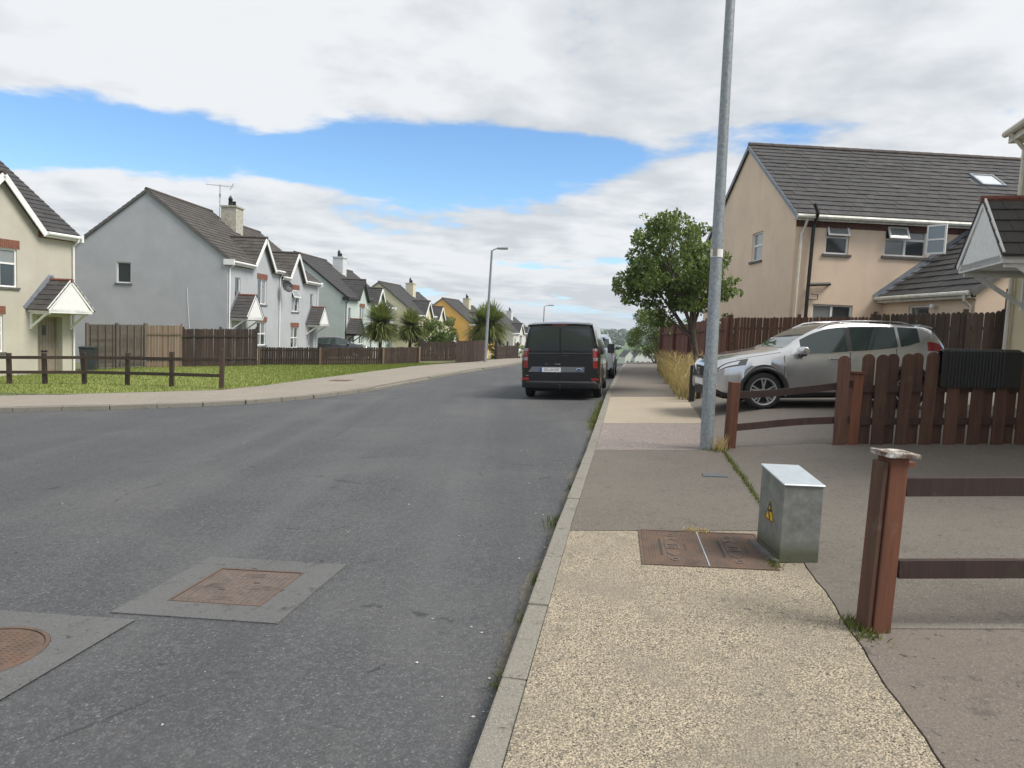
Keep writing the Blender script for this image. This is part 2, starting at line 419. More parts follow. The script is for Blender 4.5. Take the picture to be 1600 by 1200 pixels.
def grass_ground(name, a, b2, c2):
    m, t, b = new_mat(name); v = world_pos(t); b.inputs['Roughness'].default_value = .95
    n = noise(t, v, 1.2, 7, .7); n2 = noise(t, v, 28, 4, .7)
    c = mixc(t, maprange(t, n.outputs[0], .3, .7), a, b2)
    c = mixc(t, mth(t, 'MULTIPLY', maprange(t, n2.outputs[0], .45, .75), .6), c, c2)
    t.links.new(c, b.inputs['Base Color']); bump(t, b, n2.outputs[0], .6, .03); return m
M['lawn'] = grass_ground('lawn soil and grass', (.14, .18, .032), (.22, .25, .055), (.22, .21, .08))
M['verge'] = grass_ground('dry verge', (.16, .125, .05), (.23, .18, .08), (.10, .10, .035))
M['garden'] = grass_ground('garden ground', (.10, .12, .04), (.15, .14, .07), (.18, .16, .12))
M['white'] = plain('white upvc', (.78, .78, .77), .4, var=.05, vscale=6)
M['white_worn'] = plain('worn white paint', (.74, .74, .72), .6, var=.08, vscale=9, bmp=.2)
M['cream_pipe'] = plain('discoloured pipe', (.62, .58, .50), .5, var=.12)
M['black'] = plain('black plastic', (.012, .012, .013), .45)
M['lead'] = plain('lead flashing', (.20, .22, .25), .55, var=.2)
M['sill_dark'] = plain('dark sill', (.11, .105, .10), .8, var=.2)
M['sill_grey'] = plain('grey sill', (.15, .17, .19), .8, var=.15)
M['brick'] = plain('red brick', (.21, .085, .055), .85, var=.35, vscale=14, bmp=.3)
M['brick_dark'] = plain('dark red brick', (.13, .06, .045), .85, var=.3, vscale=14, bmp=.3)
M['tile'] = roof_tile('dark roof tile', (.045, .0435, .044))
M['tile_brown'] = roof_tile('brown grey roof tile', (.066, .059, .053), .4, .3)
M['tile_porch'] = roof_tile('porch roof tile', (.060, .056, .054), .35, .2)
M['ridge'] = plain('ridge tile', (.075, .06, .052), .85, var=.3)
M['ridge_red'] = plain('red ridge tile', (.17, .06, .04), .85, var=.4, vscale=10, bmp=.3)
M['pane'] = pane_mat('window glass')
M['pane_pale'] = pane_mat('window glass with net curtain', (.22, .235, .235), .15)
M['steel'] = None
def galv(name, base=(.30, .33, .345), sc=22, alga=0.):
    m, t, b = new_mat(name); v = coords(t); b.inputs['Metallic'].default_value = .35; b.inputs['Roughness'].default_value = .55
    n = noise(t, v, sc, 6, .75); vo = voro(t, v, sc * 2.2)
    c = mixc(t, maprange(t, n.outputs[0], .32, .68), tuple(x * .62 for x in base), tuple(x * 1.25 for x in base))
    c = mixc(t, mth(t, 'MULTIPLY', vo.outputs['Distance'], .35), c, tuple(x * .6 for x in base))
    if alga:
        sp = t.nodes.new('ShaderNodeSeparateXYZ'); t.links.new(v, sp.inputs[0])
        n2 = noise(t, v, 9, 5, .7)
        lowz = maprange(t, mth(t, 'ADD', sp.outputs[2], mth(t, 'MULTIPLY', n2.outputs[0], -.12)), .10, .0)
        c = mixc(t, mth(t, 'MULTIPLY', lowz, alga), c, (.075, .08, .035))
        n3 = noise(t, v, 55, 3, .6)
        c = mixc(t, maprange(t, n3.outputs[0], .70, .75), c, (.06, .06, .055))
    t.links.new(c, b.inputs['Base Color']); return m
M['steel'] = galv('galvanised steel')
M['cabinet'] = galv('weathered galvanised cabinet', (.235, .245, .225), 9, .75)
M['fence_red'] = timber('red brown fence', (.13, .058, .036), (.06, .028, .019), alga=.3)
M['fence_dark'] = timber('dark brown fence', (.062, .036, .026), (.030, .019, .015), alga=.25)
M['fence_red_sunlit'] = timber('sunlit red fence', (.19, .075, .05), (.11, .045, .032))  # brighter than the tall brown fence: sunlight on this run painted into its colour
M['post_red'] = timber('red brown post', (.185, .066, .030), (.095, .036, .02), lighten=.1)
M['rail_dark'] = timber('dark rail', (.062, .030, .022), (.030, .017, .014), alga=.2)
M['wood_pale'] = timber('pale unpainted timber', (.235, .165, .105), (.145, .10, .066))
M['wood_grey'] = timber('greyed larch panel', (.125, .105, .085), (.070, .060, .05), alga=.3)
M['bark'] = plain('bark', (.085, .068, .055), .95, var=.4, vscale=20, bmp=.6, bscale=40)

# ------------------------------------------------------------------ setting: ground, road, pavements
def interp(pts):
    ys = [p[1] for p in pts]; xs = [p[0] for p in pts]
    def f(y): return float(np.interp(y, ys, xs))
    return f
KR_P = [(-1.0,-4),(.03,2.54),(.52,5.7),(1.18,9.69),(1.98,14.72),(2.75,19.6),(3.54,24.1),(4.75,31),(6.0,37.5),(8.6,50),(12,65),(17,85),(24,110),(34,140)]
KRx = interp(KR_P)
JRx = interp([(.62,-4),(1.67,2.55),(2.05,4.63),(2.85,9.35),(3.69,14.12),(4.45,18.5),(5.25,24.1),(6.5,31),(7.8,37.5),(10.5,50),(14,65),(19,85),(26,110),(36,140)])
KL_P = [(-45,6.0),(-30,10.0),(-20,12.6),(-10.73,14.94),(-8.6,15.5),(-7.2,16.05),(-6.1,16.8),(-5.1,18.1),(-4.4,19.6),(-3.94,20.95),(-3.2,24.1),(-2.47,27.38),(-1.3,31.5),(-.05,35.55),(1.6,42),(4,52),(7.3,65),(12,85),(19,110),(29,140)]
KLx = interp(KL_P[4:])

def far_z(x, y):
    if y < 140: return H(x, y) - .3
    b = H(x, 140) - .3
    prof = np.interp(y, [140, 210, 330, 480, 620, 900, 1300, 1800, 2500, 3400], [0, -3.0, -9.5, -12, -10.5, -8, -4.0, 0.0, 6.0, 5])
    w = 0 if y < 400 else min(1, (y - 400) / 800)
    return b + prof + w * (5.0 * math.sin(x * .0031 + 1.0) + 3.0 * math.sin(x * .0083 + y * .002) + 2 * math.sin(y * .006 + x * .001))
def grid_sheet(xs, ys, zf):
    mb = MB(); nx = len(xs)
    vs = [(x, y, zf(x, y)) for y in ys for x in xs]
    fs = [(j*nx+i, j*nx+i+1, (j+1)*nx+i+1, (j+1)*nx+i) for j in range(len(ys)-1) for i in range(nx-1)]
    mb.add(vs, fs); return mb
def field_mat():
    m, t, b = new_mat('far fields'); v = world_pos(t); b.inputs['Roughness'].default_value = .95
    mp = t.nodes.new('ShaderNodeMapping'); mp.inputs['Scale'].default_value = (.011, .0055, 0); t.links.new(v, mp.inputs[0])
    vo = voro(t, mp.outputs[0], 1.0); 
    c = ramp(t, vo.outputs['Color'], [(.0, (.06, .105, .03)), (.35, (.10, .17, .04)), (.6, (.15, .20, .06)), (.85, (.09, .14, .045)), (1., (.20, .19, .09))])
    vo2 = voro(t, mp.outputs[0], 1.0, 'DISTANCE_TO_EDGE')
    c = mixc(t, maprange(t, vo2.outputs['Distance'], .06, .035), c, (.025, .045, .018))
    n = noise(t, v, .05, 6, .7); c = mixc(t, mth(t, 'MULTIPLY', maprange(t, n.outputs[0], .5, .7), .4), c, (.05, .09, .03))
    t.links.new(c, b.inputs['Base Color']); return m
M['fields'] = field_mat()
xs = sorted(set([-2600,-1800,-1200,-800,-500,-320,-200,-130,-90,-64] + list(range(-48, 61, 3)) + [75,95,120,160,210,280,360,450,560,700,900,1200,1700,2600]))
ys = sorted(set([-400,-150,-60,-25] + list(range(-10, 150, 4)) + [160,175,190,210,235,260,290,330,380,430,480,540,620,700,800,900,1050,1200,1400,1600,1850,2100,2500,3000,3400]))
structure(grid_sheet(xs, ys, far_z).build('ground', M['fields'], smooth=60))

mb = MB()
rows = [-60, -45, -30, -20, -14, -10, -7.5] + [(-6 + k * .75) for k in range(int(46 / .75) + 1)] + [42 + k * 3 for k in range(33)]
nu = 44
pts = []
for y in rows:
    xr = KRx(y) - .12; xl = -48.0 if y < 17.5 else KLx(y) - .5
    for i in range(nu + 1):
        x = xr + (xl - xr) * (i / nu) ** 1.25
        pts.append((x, y, H(x, y)))
fs = [(j*(nu+1)+i, (j+1)*(nu+1)+i, (j+1)*(nu+1)+i+1, j*(nu+1)+i+1) for j in range(len(rows)-1) for i in range(nu)]
mb.add(pts, fs); structure(mb.build('road', M['asphalt'], smooth=60))

def strip(fl, fr, y0, y1, dz, step=.6, nu=6, skirt=.08):
    mb = MB(); n = max(1, int(math.ceil((y1 - y0) / step)))
    P = []
    for j in range(n + 1):
        y = y0 + (y1 - y0) * j / n
        a, b = fl(y), fr(y)
        for i in range(nu + 1):
            x = a + (b - a) * i / nu; P.append((x, y, H(x, y) + dz))
    w = nu + 1
    mb.add(P, [(j*w+i, j*w+i+1, (j+1)*w+i+1, (j+1)*w+i) for j in range(n) for i in range(nu)])
    if skirt:
        lo = [(p[0], p[1], p[2] - skirt) for p in P]
        edge = [i for i in range(w)] + [j*w+nu for j in range(1, n+1)] + [n*w+i for i in range(nu-1, -1, -1)] + [j*w for j in range(n-1, 0, -1)]
        E_ = [P[i] for i in edge]; L_ = [lo[i] for i in edge]; k = len(edge)
        mb.add(E_ + L_, [(i, k+i, k+(i+1)%k, (i+1)%k) for i in range(k)])
    return mb
wob = lambda y, k: .007 * math.sin(y * 3.1 + k) + .005 * math.sin(y * 8.7 + 2 * k) + .003 * math.sin(y * 23 + k)
pav = structure(empty('pavement_right', (0, 0, 0)))
bays = [(-4,5.715,'pebble'),(5.725,9.69,'conc_brown'),(9.70,12.54,'pebble_pink'),(12.55,17.6,'conc_tan'),(17.61,27,'conc_grey'),(27.01,40,'conc_grey'),(40.01,139,'conc_grey')]
for y0, y1, mt in bays:
    strip(KRx, lambda y: JRx(y) - .004 + wob(y, 1.), y0 + .004, y1 - .004, .10, .09 if y1 < 18 else .5 if y1 < 40 else 3).build('pavement_bay', M[mt], pav, smooth=50)
def kerb_run(pts, parent, side, length=.915, ymax=48, top=.10, skip=None):
    """kerb stones laid end to end along a line"""
    P = [Vector((x, y, 0)) for x, y in pts]
    cum = [0]
    for a, b in zip(P, P[1:]): cum.append(cum[-1] + (b - a).length)
    def at(s):
        for i in range(len(P) - 1):
            if s <= cum[i+1]: return P[i] + (P[i+1] - P[i]) * ((s - cum[i]) / (cum[i+1] - cum[i]))
        return P[-1]
    base = MB(); base.box(-length/2 + .004, length/2 - .004, -.062, .062, -.22, 0)
    kb = base.build('kerb_stone', M['kerb']); bevel(kb, .012, 2); me = kb.data; bpy.data.objects.remove(kb)
    s = 0; k = 0
    while s + length < cum[-1]:
        a, b = at(s), at(s + length); c = (a + b) / 2
        if c.y < ymax:
            d = (b - a).normalized(); nrm = Vector((-d.y, d.x, 0)) * side
            q = c + nrm * .064
            dz = top + random.uniform(-.006, .004)
            if skip and skip(c): dz -= .035
            o = link('kerb_stone', me, parent, (q.x, q.y, H(q.x, q.y) + dz))
            za, zb_ = H(a.x, a.y), H(b.x, b.y)
            o.rotation_euler = (random.uniform(-.02, .02), -math.atan2(zb_ - za, length), math.atan2(d.y, d.x) + random.uniform(-.006, .006))
        s += length; k += 1
kerb_run(KR_P, pav, 1)
# bedding strip under the right kerb and everything behind it
structure(strip(lambda y: KRx(y) - .02, lambda y: 42, -60, 60, .055, 1.0, 40, 0).build('yard_base', M['joint'], smooth=50))
structure(strip(lambda y: JRx(y) + .005 + wob(y, 1.), lambda y: 12.5, -4, 3.835, .102, .1, 14).build('driveway', M['conc_red'], smooth=50))
structure(strip(lambda y: JRx(y) + .005 + wob(y, 1.), lambda y: 12.5, 3.86, 9.86, .102, .1, 16).build('driveway', M['conc_brown'], smooth=50))
structure(strip(JRx, lambda y: 12.5, 9.88, 16.9, .100, .5, 16).build('driveway', M['conc_grey'], smooth=50))
structure(strip(JRx, lambda y: 6.6 + max(0, y - 22) * .1, 16.92, 44, .085, .8, 6).build('verge', M['verge'], smooth=50))
structure(strip(lambda y: 6.62 + max(0, y - 22) * .1, lambda y: 40, 16.92, 60, .09, 1.2, 20, 0).build('garden_ground', M['garden'], smooth=50))
structure(strip(lambda y: 2.1, lambda y: 12.5, 3.79, 3.858, .108, .07, 40, .03).build('edging_strip', M['conc_grey']))

# left side: raised block with pavement and lawn
pavl = structure(empty('pavement_left', (0, 0, 0)))
LE_P = [(-45,9.0),(-30,12.8),(-20,15.4),(-12.63,17.59),(-10.2,18.5),(-7.94,19.48),(-7.35,20.9),(-6.7,24),(-5.87,27.26),(-4.6,32.6),(-3.6,35.0),(-2.2,36.6),(-.6,42),(1.9,52),(5.2,65),(9.8,85),(16.8,110),(26.6,140)]
def resample(P, n):
    P = [Vector((x, y, 0)) for x, y in P]; cum = [0]
    for a, b in zip(P, P[1:]): cum.append(cum[-1] + (b - a).length)
    out = []
    for k in range(n + 1):
        s = cum[-1] * k / n
        for i in range(len(P) - 1):
            if s <= cum[i+1] + 1e-6:
                out.append(P[i] + (P[i+1] - P[i]) * ((s - cum[i]) / (cum[i+1] - cum[i]))); break
    return out
def ribbon(A, B, nu, dz, skirt=.0):
    mb = MB(); w = nu + 1; P = []
    for a, b in zip(A, B):
        for i in range(w):
            q = a + (b - a) * (i / nu); P.append((q.x, q.y, H(q.x, q.y) + dz))
    mb.add(P, [(j*w+i, (j+1)*w+i, (j+1)*w+i+1, j*w+i+1) for j in range(len(A)-1) for i in range(nu)])
    if skirt:
        E_ = [P[j*w] for j in range(len(A))]; k = len(E_)
        mb.add(E_ + [(q[0], q[1], q[2] - skirt) for q in E_], [(i, i+1, k+i+1, k+i) for i in range(k-1)])
    return mb
KLi = [(x - .10 if y > 17 else x, y + (.10 if y <= 17 else 0)) for x, y in KL_P]
# match the two lines piecewise so the path bays stay square to the kerb
seg = [(0,3,0,3),(3,9,3,6),(9,13,6,10),(13,len(KL_P)-1,10,len(LE_P)-1)]
for k, (a0, a1, b0, b1) in enumerate(seg):
    n = 40
    A = resample(KLi[a0:a1+1], n); B = resample(LE_P[b0:b1+1], n)
    ribbon(A, B, 4, .095, .12).build('pavement_bay', M['conc_left'], pavl, smooth=50)
kerb_run(KL_P, pavl, -1, ymax=60, skip=lambda c: (-4.2 < c.x < -2.6 and 20.5 < c.y < 25.5) or (28.2 < c.y < 31.5))
# lawn on the corner, then garden ground behind
n = 60
A = resample(LE_P[0:11], n); B = resample([(-45,20),(-30,24),(-20,27.5),(-17.6,28.6),(-16.1,31.0),(-12,33.4),(-9,33.6),(-6.2,34.0),(-4.6,35.2)], n)
lawn = structure(ribbon(A, B, 14, .10).build('lawn', M['lawn'], smooth=50))
mb = MB(); rows = [17 + k * 1.5 for k in range(85)]; P = []
for y in rows:
    xr = -3.4 if y < 36 else (np.interp(y, [p[1] for p in LE_P], [p[0] for p in LE_P]) + .05)
    yr = max(y, 0)
    for i in range(21):
        x = xr + (-60 - xr) * (i / 20) ** 1.3; P.append((x, y, H(x, y) + .06))
mb.add(P, [(j*21+i, (j+1)*21+i, (j+1)*21+i+1, j*21+i+1) for j in range(len(rows)-1) for i in range(20) if not (rows[j] < 27 and P[j*21+i][0] > -16)
           and not (rows[j] < 36 and P[j*21+i][0] > -10)])
structure(mb.build('garden_ground', M['garden'], smooth=50))

# grit and dirt gathered at the foot of the right kerb
mb = MB(); P = []; ys_ = np.arange(-3, 30, .06); rg_ = np.random.default_rng(5)
for k, y in enumerate(ys_):
    w_ = .05 + .035 * math.sin(y * 1.7) + .03 * math.sin(y * 5.3 + 1) + rg_.uniform(0, .045); x1 = KRx(y) - .118; x0 = x1 - max(.015, w_)
    P += [(x0, y, H(x0, y) + .0025), ((x0 + x1) / 2, y, H(x1, y) + .007), (x1, y, H(x1, y) + .016)]
mb.add(P, [(3*k+i, 3*k+i+1, 3*k+i+4, 3*k+i+3) for k in range(len(ys_) - 1) for i in (0, 1)])
M['grit'] = concrete('gutter grit', (.085, .078, .062), (.15, .138, .11), (.045, .042, .03), 150, .7)
structure(mb.build('gutter_grit', M['grit'], smooth=60))

# ------------------------------------------------------------------ building kit
def tile_slope(mb, o, along, up, length, slen, course=.29, tw=.30, th=.03, mi=0, jit=.004, clip=None):
    """rows of flat interlocking tiles with stepped lower edges; o = lower-left corner, along / up = unit vectors in the slope"""
    o = Vector(o); along = Vector(along).normalized(); up = Vector(up).normalized(); nrm = along.cross(up).normalized()
    if nrm.z < 0: nrm = -nrm
    rows = max(1, int(round(slen / course))); course = slen / rows
    n = max(1, int(round(length / tw))); tw = length / n
    for r in range(rows):
        off = (r % 2) * tw * .5
        for k in range(n + 1):
            a = max(0, k * tw - off); b = min(length, (k + 1) * tw - off)
            if b - a < .01: continue
            if clip and not clip((a + b) / 2, (r + .5) * course): continue
            j = random.uniform(-jit, jit)
            p0 = o + up * (r * course - .015); p1 = o + up * ((r + 1) * course + .02)
            A = p0 + along * (a + .003) + nrm * (th + j); B = p0 + along * (b - .003) + nrm * (th + j)
            Cc = p1 + along * (b - .003) + nrm * (.008 + j); Dd = p1 + along * (a + .003) + nrm * (.008 + j)
            mb.add([tuple(x) for x in (A, B, Cc, Dd, A - nrm * th, B - nrm * th, Cc - nrm * .012, Dd - nrm * .012)],
                   [(0,1,2,3), (0,4,5,1), (1,5,6,2), (3,7,4,0)], mi)
def wall_grid(mb, P, U, V, w, h, holes, depth, nin, mi=0):
    """rectangular wall sheet w x h from corner P with rectangular holes (u0,u1,v0,v1) and reveals going inwards along nin"""
    P = Vector(P); U = Vector(U); V = Vector(V); nin = Vector(nin)
    us = sorted(set([0, w] + [q for hl in holes for q in hl[:2]])); vs = sorted(set([0, h] + [q for hl in holes for q in hl[2:]]))
    pt = lambda u, v, d=0: tuple(P + U * u + V * v + nin * d)
    for i in range(len(us) - 1):
        for j in range(len(vs) - 1):
            cu, cv = (us[i] + us[i+1]) / 2, (vs[j] + vs[j+1]) / 2
            if any(a < cu < b and c < cv < d for a, b, c, d in holes): continue
            mb.quad(pt(us[i], vs[j]), pt(us[i+1], vs[j]), pt(us[i+1], vs[j+1]), pt(us[i], vs[j+1]), mi)
    for a, b, c, d in holes:
        mb.quad(pt(a, c), pt(a, d), pt(a, d, depth), pt(a, c, depth), mi); mb.quad(pt(b, c), pt(b, c, depth), pt(b, d, depth), pt(b, d), mi)
        mb.quad(pt(a, d), pt(b, d), pt(b, d, depth), pt(a, d, depth), mi); mb.quad(pt(a, c), pt(a, c, depth), pt(b, c, depth), pt(b, c), mi)
def window(parent, P, U, nin, w, h, depth=.1, sx=1, lights=2, bars=0, sill=None, mat='white', pane='pane', open_top=False, fw=.055, topsplit=None, name='window'):
    """uPVC window in an opening: P = lower outer corner, U along, nin inwards; frame with panes and sill as its children"""
    P = Vector(P); U = Vector(U); nin = Vector(nin); Z = Vector((0, 0, 1))
    mb = MB(sx)
    def bx(u0, u1, v0, v1, d0, d1, b=mb):
        c = [P + U * u + Z * v + nin * d for d in (d0, d1) for u, v in ((u0, v0), (u1, v0), (u1, v1), (u0, v1))]
        b.add([tuple(q) for q in c], [(0,1,2,3), (7,6,5,4), (0,4,5,1), (1,5,6,2), (2,6,7,3), (3,7,4,0)])
    d0, d1 = depth - .06, depth
    bx(0, w, 0, fw, d0, d1); bx(0, w, h - fw, h, d0, d1); bx(0, fw, fw, h - fw, d0, d1); bx(w - fw, w, fw, h - fw, d0, d1)
    cols = [fw + (w - 2 * fw) * k / lights for k in range(lights + 1)]
    for k in range(1, lights): bx(cols[k] - fw * .6, cols[k] + fw * .6, fw, h - fw, d0 + .003, d1)
    rows_ = [fw, h - fw]
    if topsplit:
        zt = h * topsplit; bx(fw, w - fw, zt - fw * .55, zt + fw * .55, d0 + .006, d1 - .002); rows_ = [fw, zt, h - fw]
    for b in range(bars): 
        zz = fw + (h - 2 * fw) * (b + 1) / (bars + 1); bx(fw, w - fw, zz - .014, zz + .014, d0 + .012, d1 - .004)
    fr = mb.build(name, M[mat], parent)
    for k in range(lights):
        for j in range(len(rows_) - 1):
            pb = MB(sx); bx(cols[k] + .012, cols[k+1] - .012, rows_[j] + .012, rows_[j+1] - .012, d1 - .028, d1 - .018, pb)
            pb.build('pane', M[pane if not isinstance(pane, (list, tuple)) else pane[(k + j) % len(pane)]], fr)
    if open_top:
        # top-hung light standing open: a small framed leaf tilted outwards
        zt = h * (topsplit or .6); hh = h - zt - .02; ln = MB(sx); ang = R(24)
        O = P + U * .03 + Z * (h - .02) + nin * (d0 - .01); D_ = (-nin * math.sin(ang) - Z * math.cos(ang))
        def lf(u0, u1, a, b, t0, t1, B_):
            nn = D_.cross(U).normalized()
            c = [O + U * u + D_ * v + nn * t for t in (t0, t1) for u, v in ((u0, a), (u1, a), (u1, b), (u0, b))]
            B_.add([tuple(q) for q in c], [(0,1,2,3), (7,6,5,4), (0,4,5,1), (1,5,6,2), (2,6,7,3), (3,7,4,0)])
        ww = w - .06
        lf(0, ww, 0, .05, -.02, .02, ln); lf(0, ww, hh - .05, hh, -.02, .02, ln); lf(0, .05, .05, hh - .05, -.02, .02, ln); lf(ww - .05, ww, .05, hh - .05, -.02, .02, ln)
        lo = ln.build('opening_light', M[mat], parent)
        pb = MB(sx); lf(.05, ww - .05, .05, hh - .05, -.006, .006, pb); pb.build('pane', M['pane_pale'], lo)
    if sill:
        sb = MB(sx); bx(-.08, w + .08, -.075, -.002, -.06, depth, sb); sb.build('sill', M[sill], fr)
    return fr
def brick_course(parent, P, U, nin, w, h, sx=1, mat='brick', name='brick_lintel', bw=.075, proud=.014):
    P = Vector(P); U = Vector(U); nin = Vector(nin); Z = Vector((0, 0, 1)); mb = MB(sx)
    n = max(1, int(round(w / bw))); b = w / n
    def bx(u0, u1, v0, v1, d0, d1):
        c = [P + U * u + Z * v + nin * d for d in (d0, d1) for u, v in ((u0, v0), (u1, v0), (u1, v1), (u0, v1))]
        mb.add([tuple(q) for q in c], [(0,1,2,3), (7,6,5,4), (0,4,5,1), (1,5,6,2), (2,6,7,3), (3,7,4,0)])
    bx(0, w, 0, h, -proud + .009, .01)
    for k in range(n): bx(k * b + .005, (k + 1) * b - .005, .005, h - .005, -proud - random.uniform(0, .003), 0)
    return mb.build(name, M[mat], parent)
def porch(parent, u0, u1, zb, proj, pitch, sx, sides='white', tile='tile_porch', apron=.0, rows_obj=False, ridge='ridge_red', brackets=True):
    """gabled canopy over a door, projecting from the wall v=0 towards -v"""
    w = u1 - u0; um = (u0 + u1) / 2; hw = w / 2; rise = hw * math.tan(pitch); fz = .16
    fr = MB(sx)
    fr.box(u0, u0 + .05, -proj, -.005, zb, zb + fz); fr.box(u1 - .05, u1, -proj, -.005, zb, zb + fz)
    fr.box(u0 + .05, u1 - .05, -proj, -proj + .045, zb, zb + fz * .8)
    fr.box(u0 + .05, u1 - .05, -proj + .05, -.005, zb + .05, zb + .075)
    for sg in (-1, 1):
        a = Vector((um + sg * (hw + .04), -proj - .012, zb + fz - .05)); b = Vector((um, -proj - .012, zb + fz + rise - .0))
        fr.bar(a, b, .03, .13, (0, 1, 0) if False else (0, 0, 1))
    p = fr.build('porch', M[sides], parent)
    g = MB(sx); g.prism([(u0 + .03, -proj + .0, zb + .02), (u1 - .03, -proj, zb + .02), (um, -proj, zb + fz + rise - .06)], (0, .03, 0)); g.build('gable_board', M[sides], p)
    slen = math.hypot(hw + .07, rise + .07 * math.tan(pitch))
    for sg in (-1, 1):
        e = Vector((um + sg * (hw + .07), -proj - .05, zb + fz - .07 * math.tan(pitch) + .02)); top = Vector((um, -proj - .05, zb + fz + rise + .02))
        upv = (top - e).normalized()
        sl = MB(sx); sl.prism([tuple(e - Vector((0, -.03, .03))), tuple(top - Vector((0, -.03, .03))), tuple(top + Vector((0, .03, -.006))), tuple(e + Vector((0, .03, -.006)))], (0, proj + .0, 0))
        sl.build('roof_deck', M['sill_dark'], p)
        if rows_obj:
            nr = 5; cs = slen / nr; nt_ = 4; tw = (proj + .05) / nt_
            for r in range(nr):
                for k in range(nt_ + (r % 2)):
                    a = max(0, (k - .5 * (r % 2)) * tw); b = min(proj + .05, (k + 1 - .5 * (r % 2)) * tw)
                    t1 = MB(sx); tile_slope(t1, e + upv * (r * cs) + Vector((0, a, 0)), (0, 1, 0), upv, b - a, cs, cs, b - a, .032)
                    t1.build('roof_tile', M[tile], p)
        else:
            t1 = MB(sx); tile_slope(t1, e, (0, 1, 0), upv, proj + .05, slen, .24, .29, .028); t1.build('roof_tiles', M[tile], p)
    rb = MB(sx); rb.tube([(um, -proj - .06, zb + fz + rise + .03), (um, 0, zb + fz + rise + .03)], .06, 8); rb.build('ridge_tiles', M[ridge], p)
    lb = MB(sx)
    for sg in (-1, 1):
        lb.bar((um + sg * (hw + .12), -.012, zb + fz - .03), (um, -.012, zb + fz + rise + .17), .016, .18)
    lb.build('flashing', M['lead'], p)
    if brackets:
        for uu in (u0 + .10, u1 - .10):
            bk = MB(sx); bk.box(uu - .035, uu + .035, -.07, -.003, zb - .62, zb - .002); bk.bar((uu, -.04, zb - .55), (uu, -proj * .78, zb - .03), .06, .07); bk.box(uu - .035, uu + .035, -proj + .06, -.07, zb - .06, zb - .003)
            bk.build('bracket', M[sides], p)
    return p
def door(parent, u0, u1, z1, sx, mat, depth=.35, z0=.0):
    mb = MB(sx); mb.box(u0 + .06, u1 - .06, depth - .05, depth, z0 + .03, z1 - .06)
    n = 7; w = (u1 - u0 - .14) / n
    for k in range(n): mb.box(u0 + .07 + k * w + .006, u0 + .07 + (k + 1) * w - .006, depth - .058, depth - .049, z0 + .12, z1 - .12)
    d = mb.build('door', M[mat], parent)
    f = MB(sx); f.box(u0, u0 + .058, depth - .09, depth - .002, z0, z1); f.box(u1 - .058, u1, depth - .09, depth - .002, z0, z1); f.box(u0 + .06, u1 - .06, depth - .09, depth - .002, z1 - .06, z1)
    f.build('door_frame', M[mat], parent)
    um = (u0 + u1) / 2
    g = MB(sx); g.box(um - .09, um + .09, depth - .066, depth - .060, z0 + 1.42, z0 + 1.80); g.build('door_glass', M['pane'], d)
    h = MB(sx); h.box(u0 + .12, u0 + .16, depth - .075, depth - .059, z0 + .9, z0 + 1.08); h.tube([(u0 + .14, depth - .09, z0 + 1.0), (u0 + .25, depth - .09, z0 + 1.0)], .011, 6); h.build('handle', M['steel'], d)
    l = MB(sx); l.box(um - .14, um + .14, depth - .068, depth - .060, z0 + .78, z0 + .85); l.build('letterbox', M['black'], d)

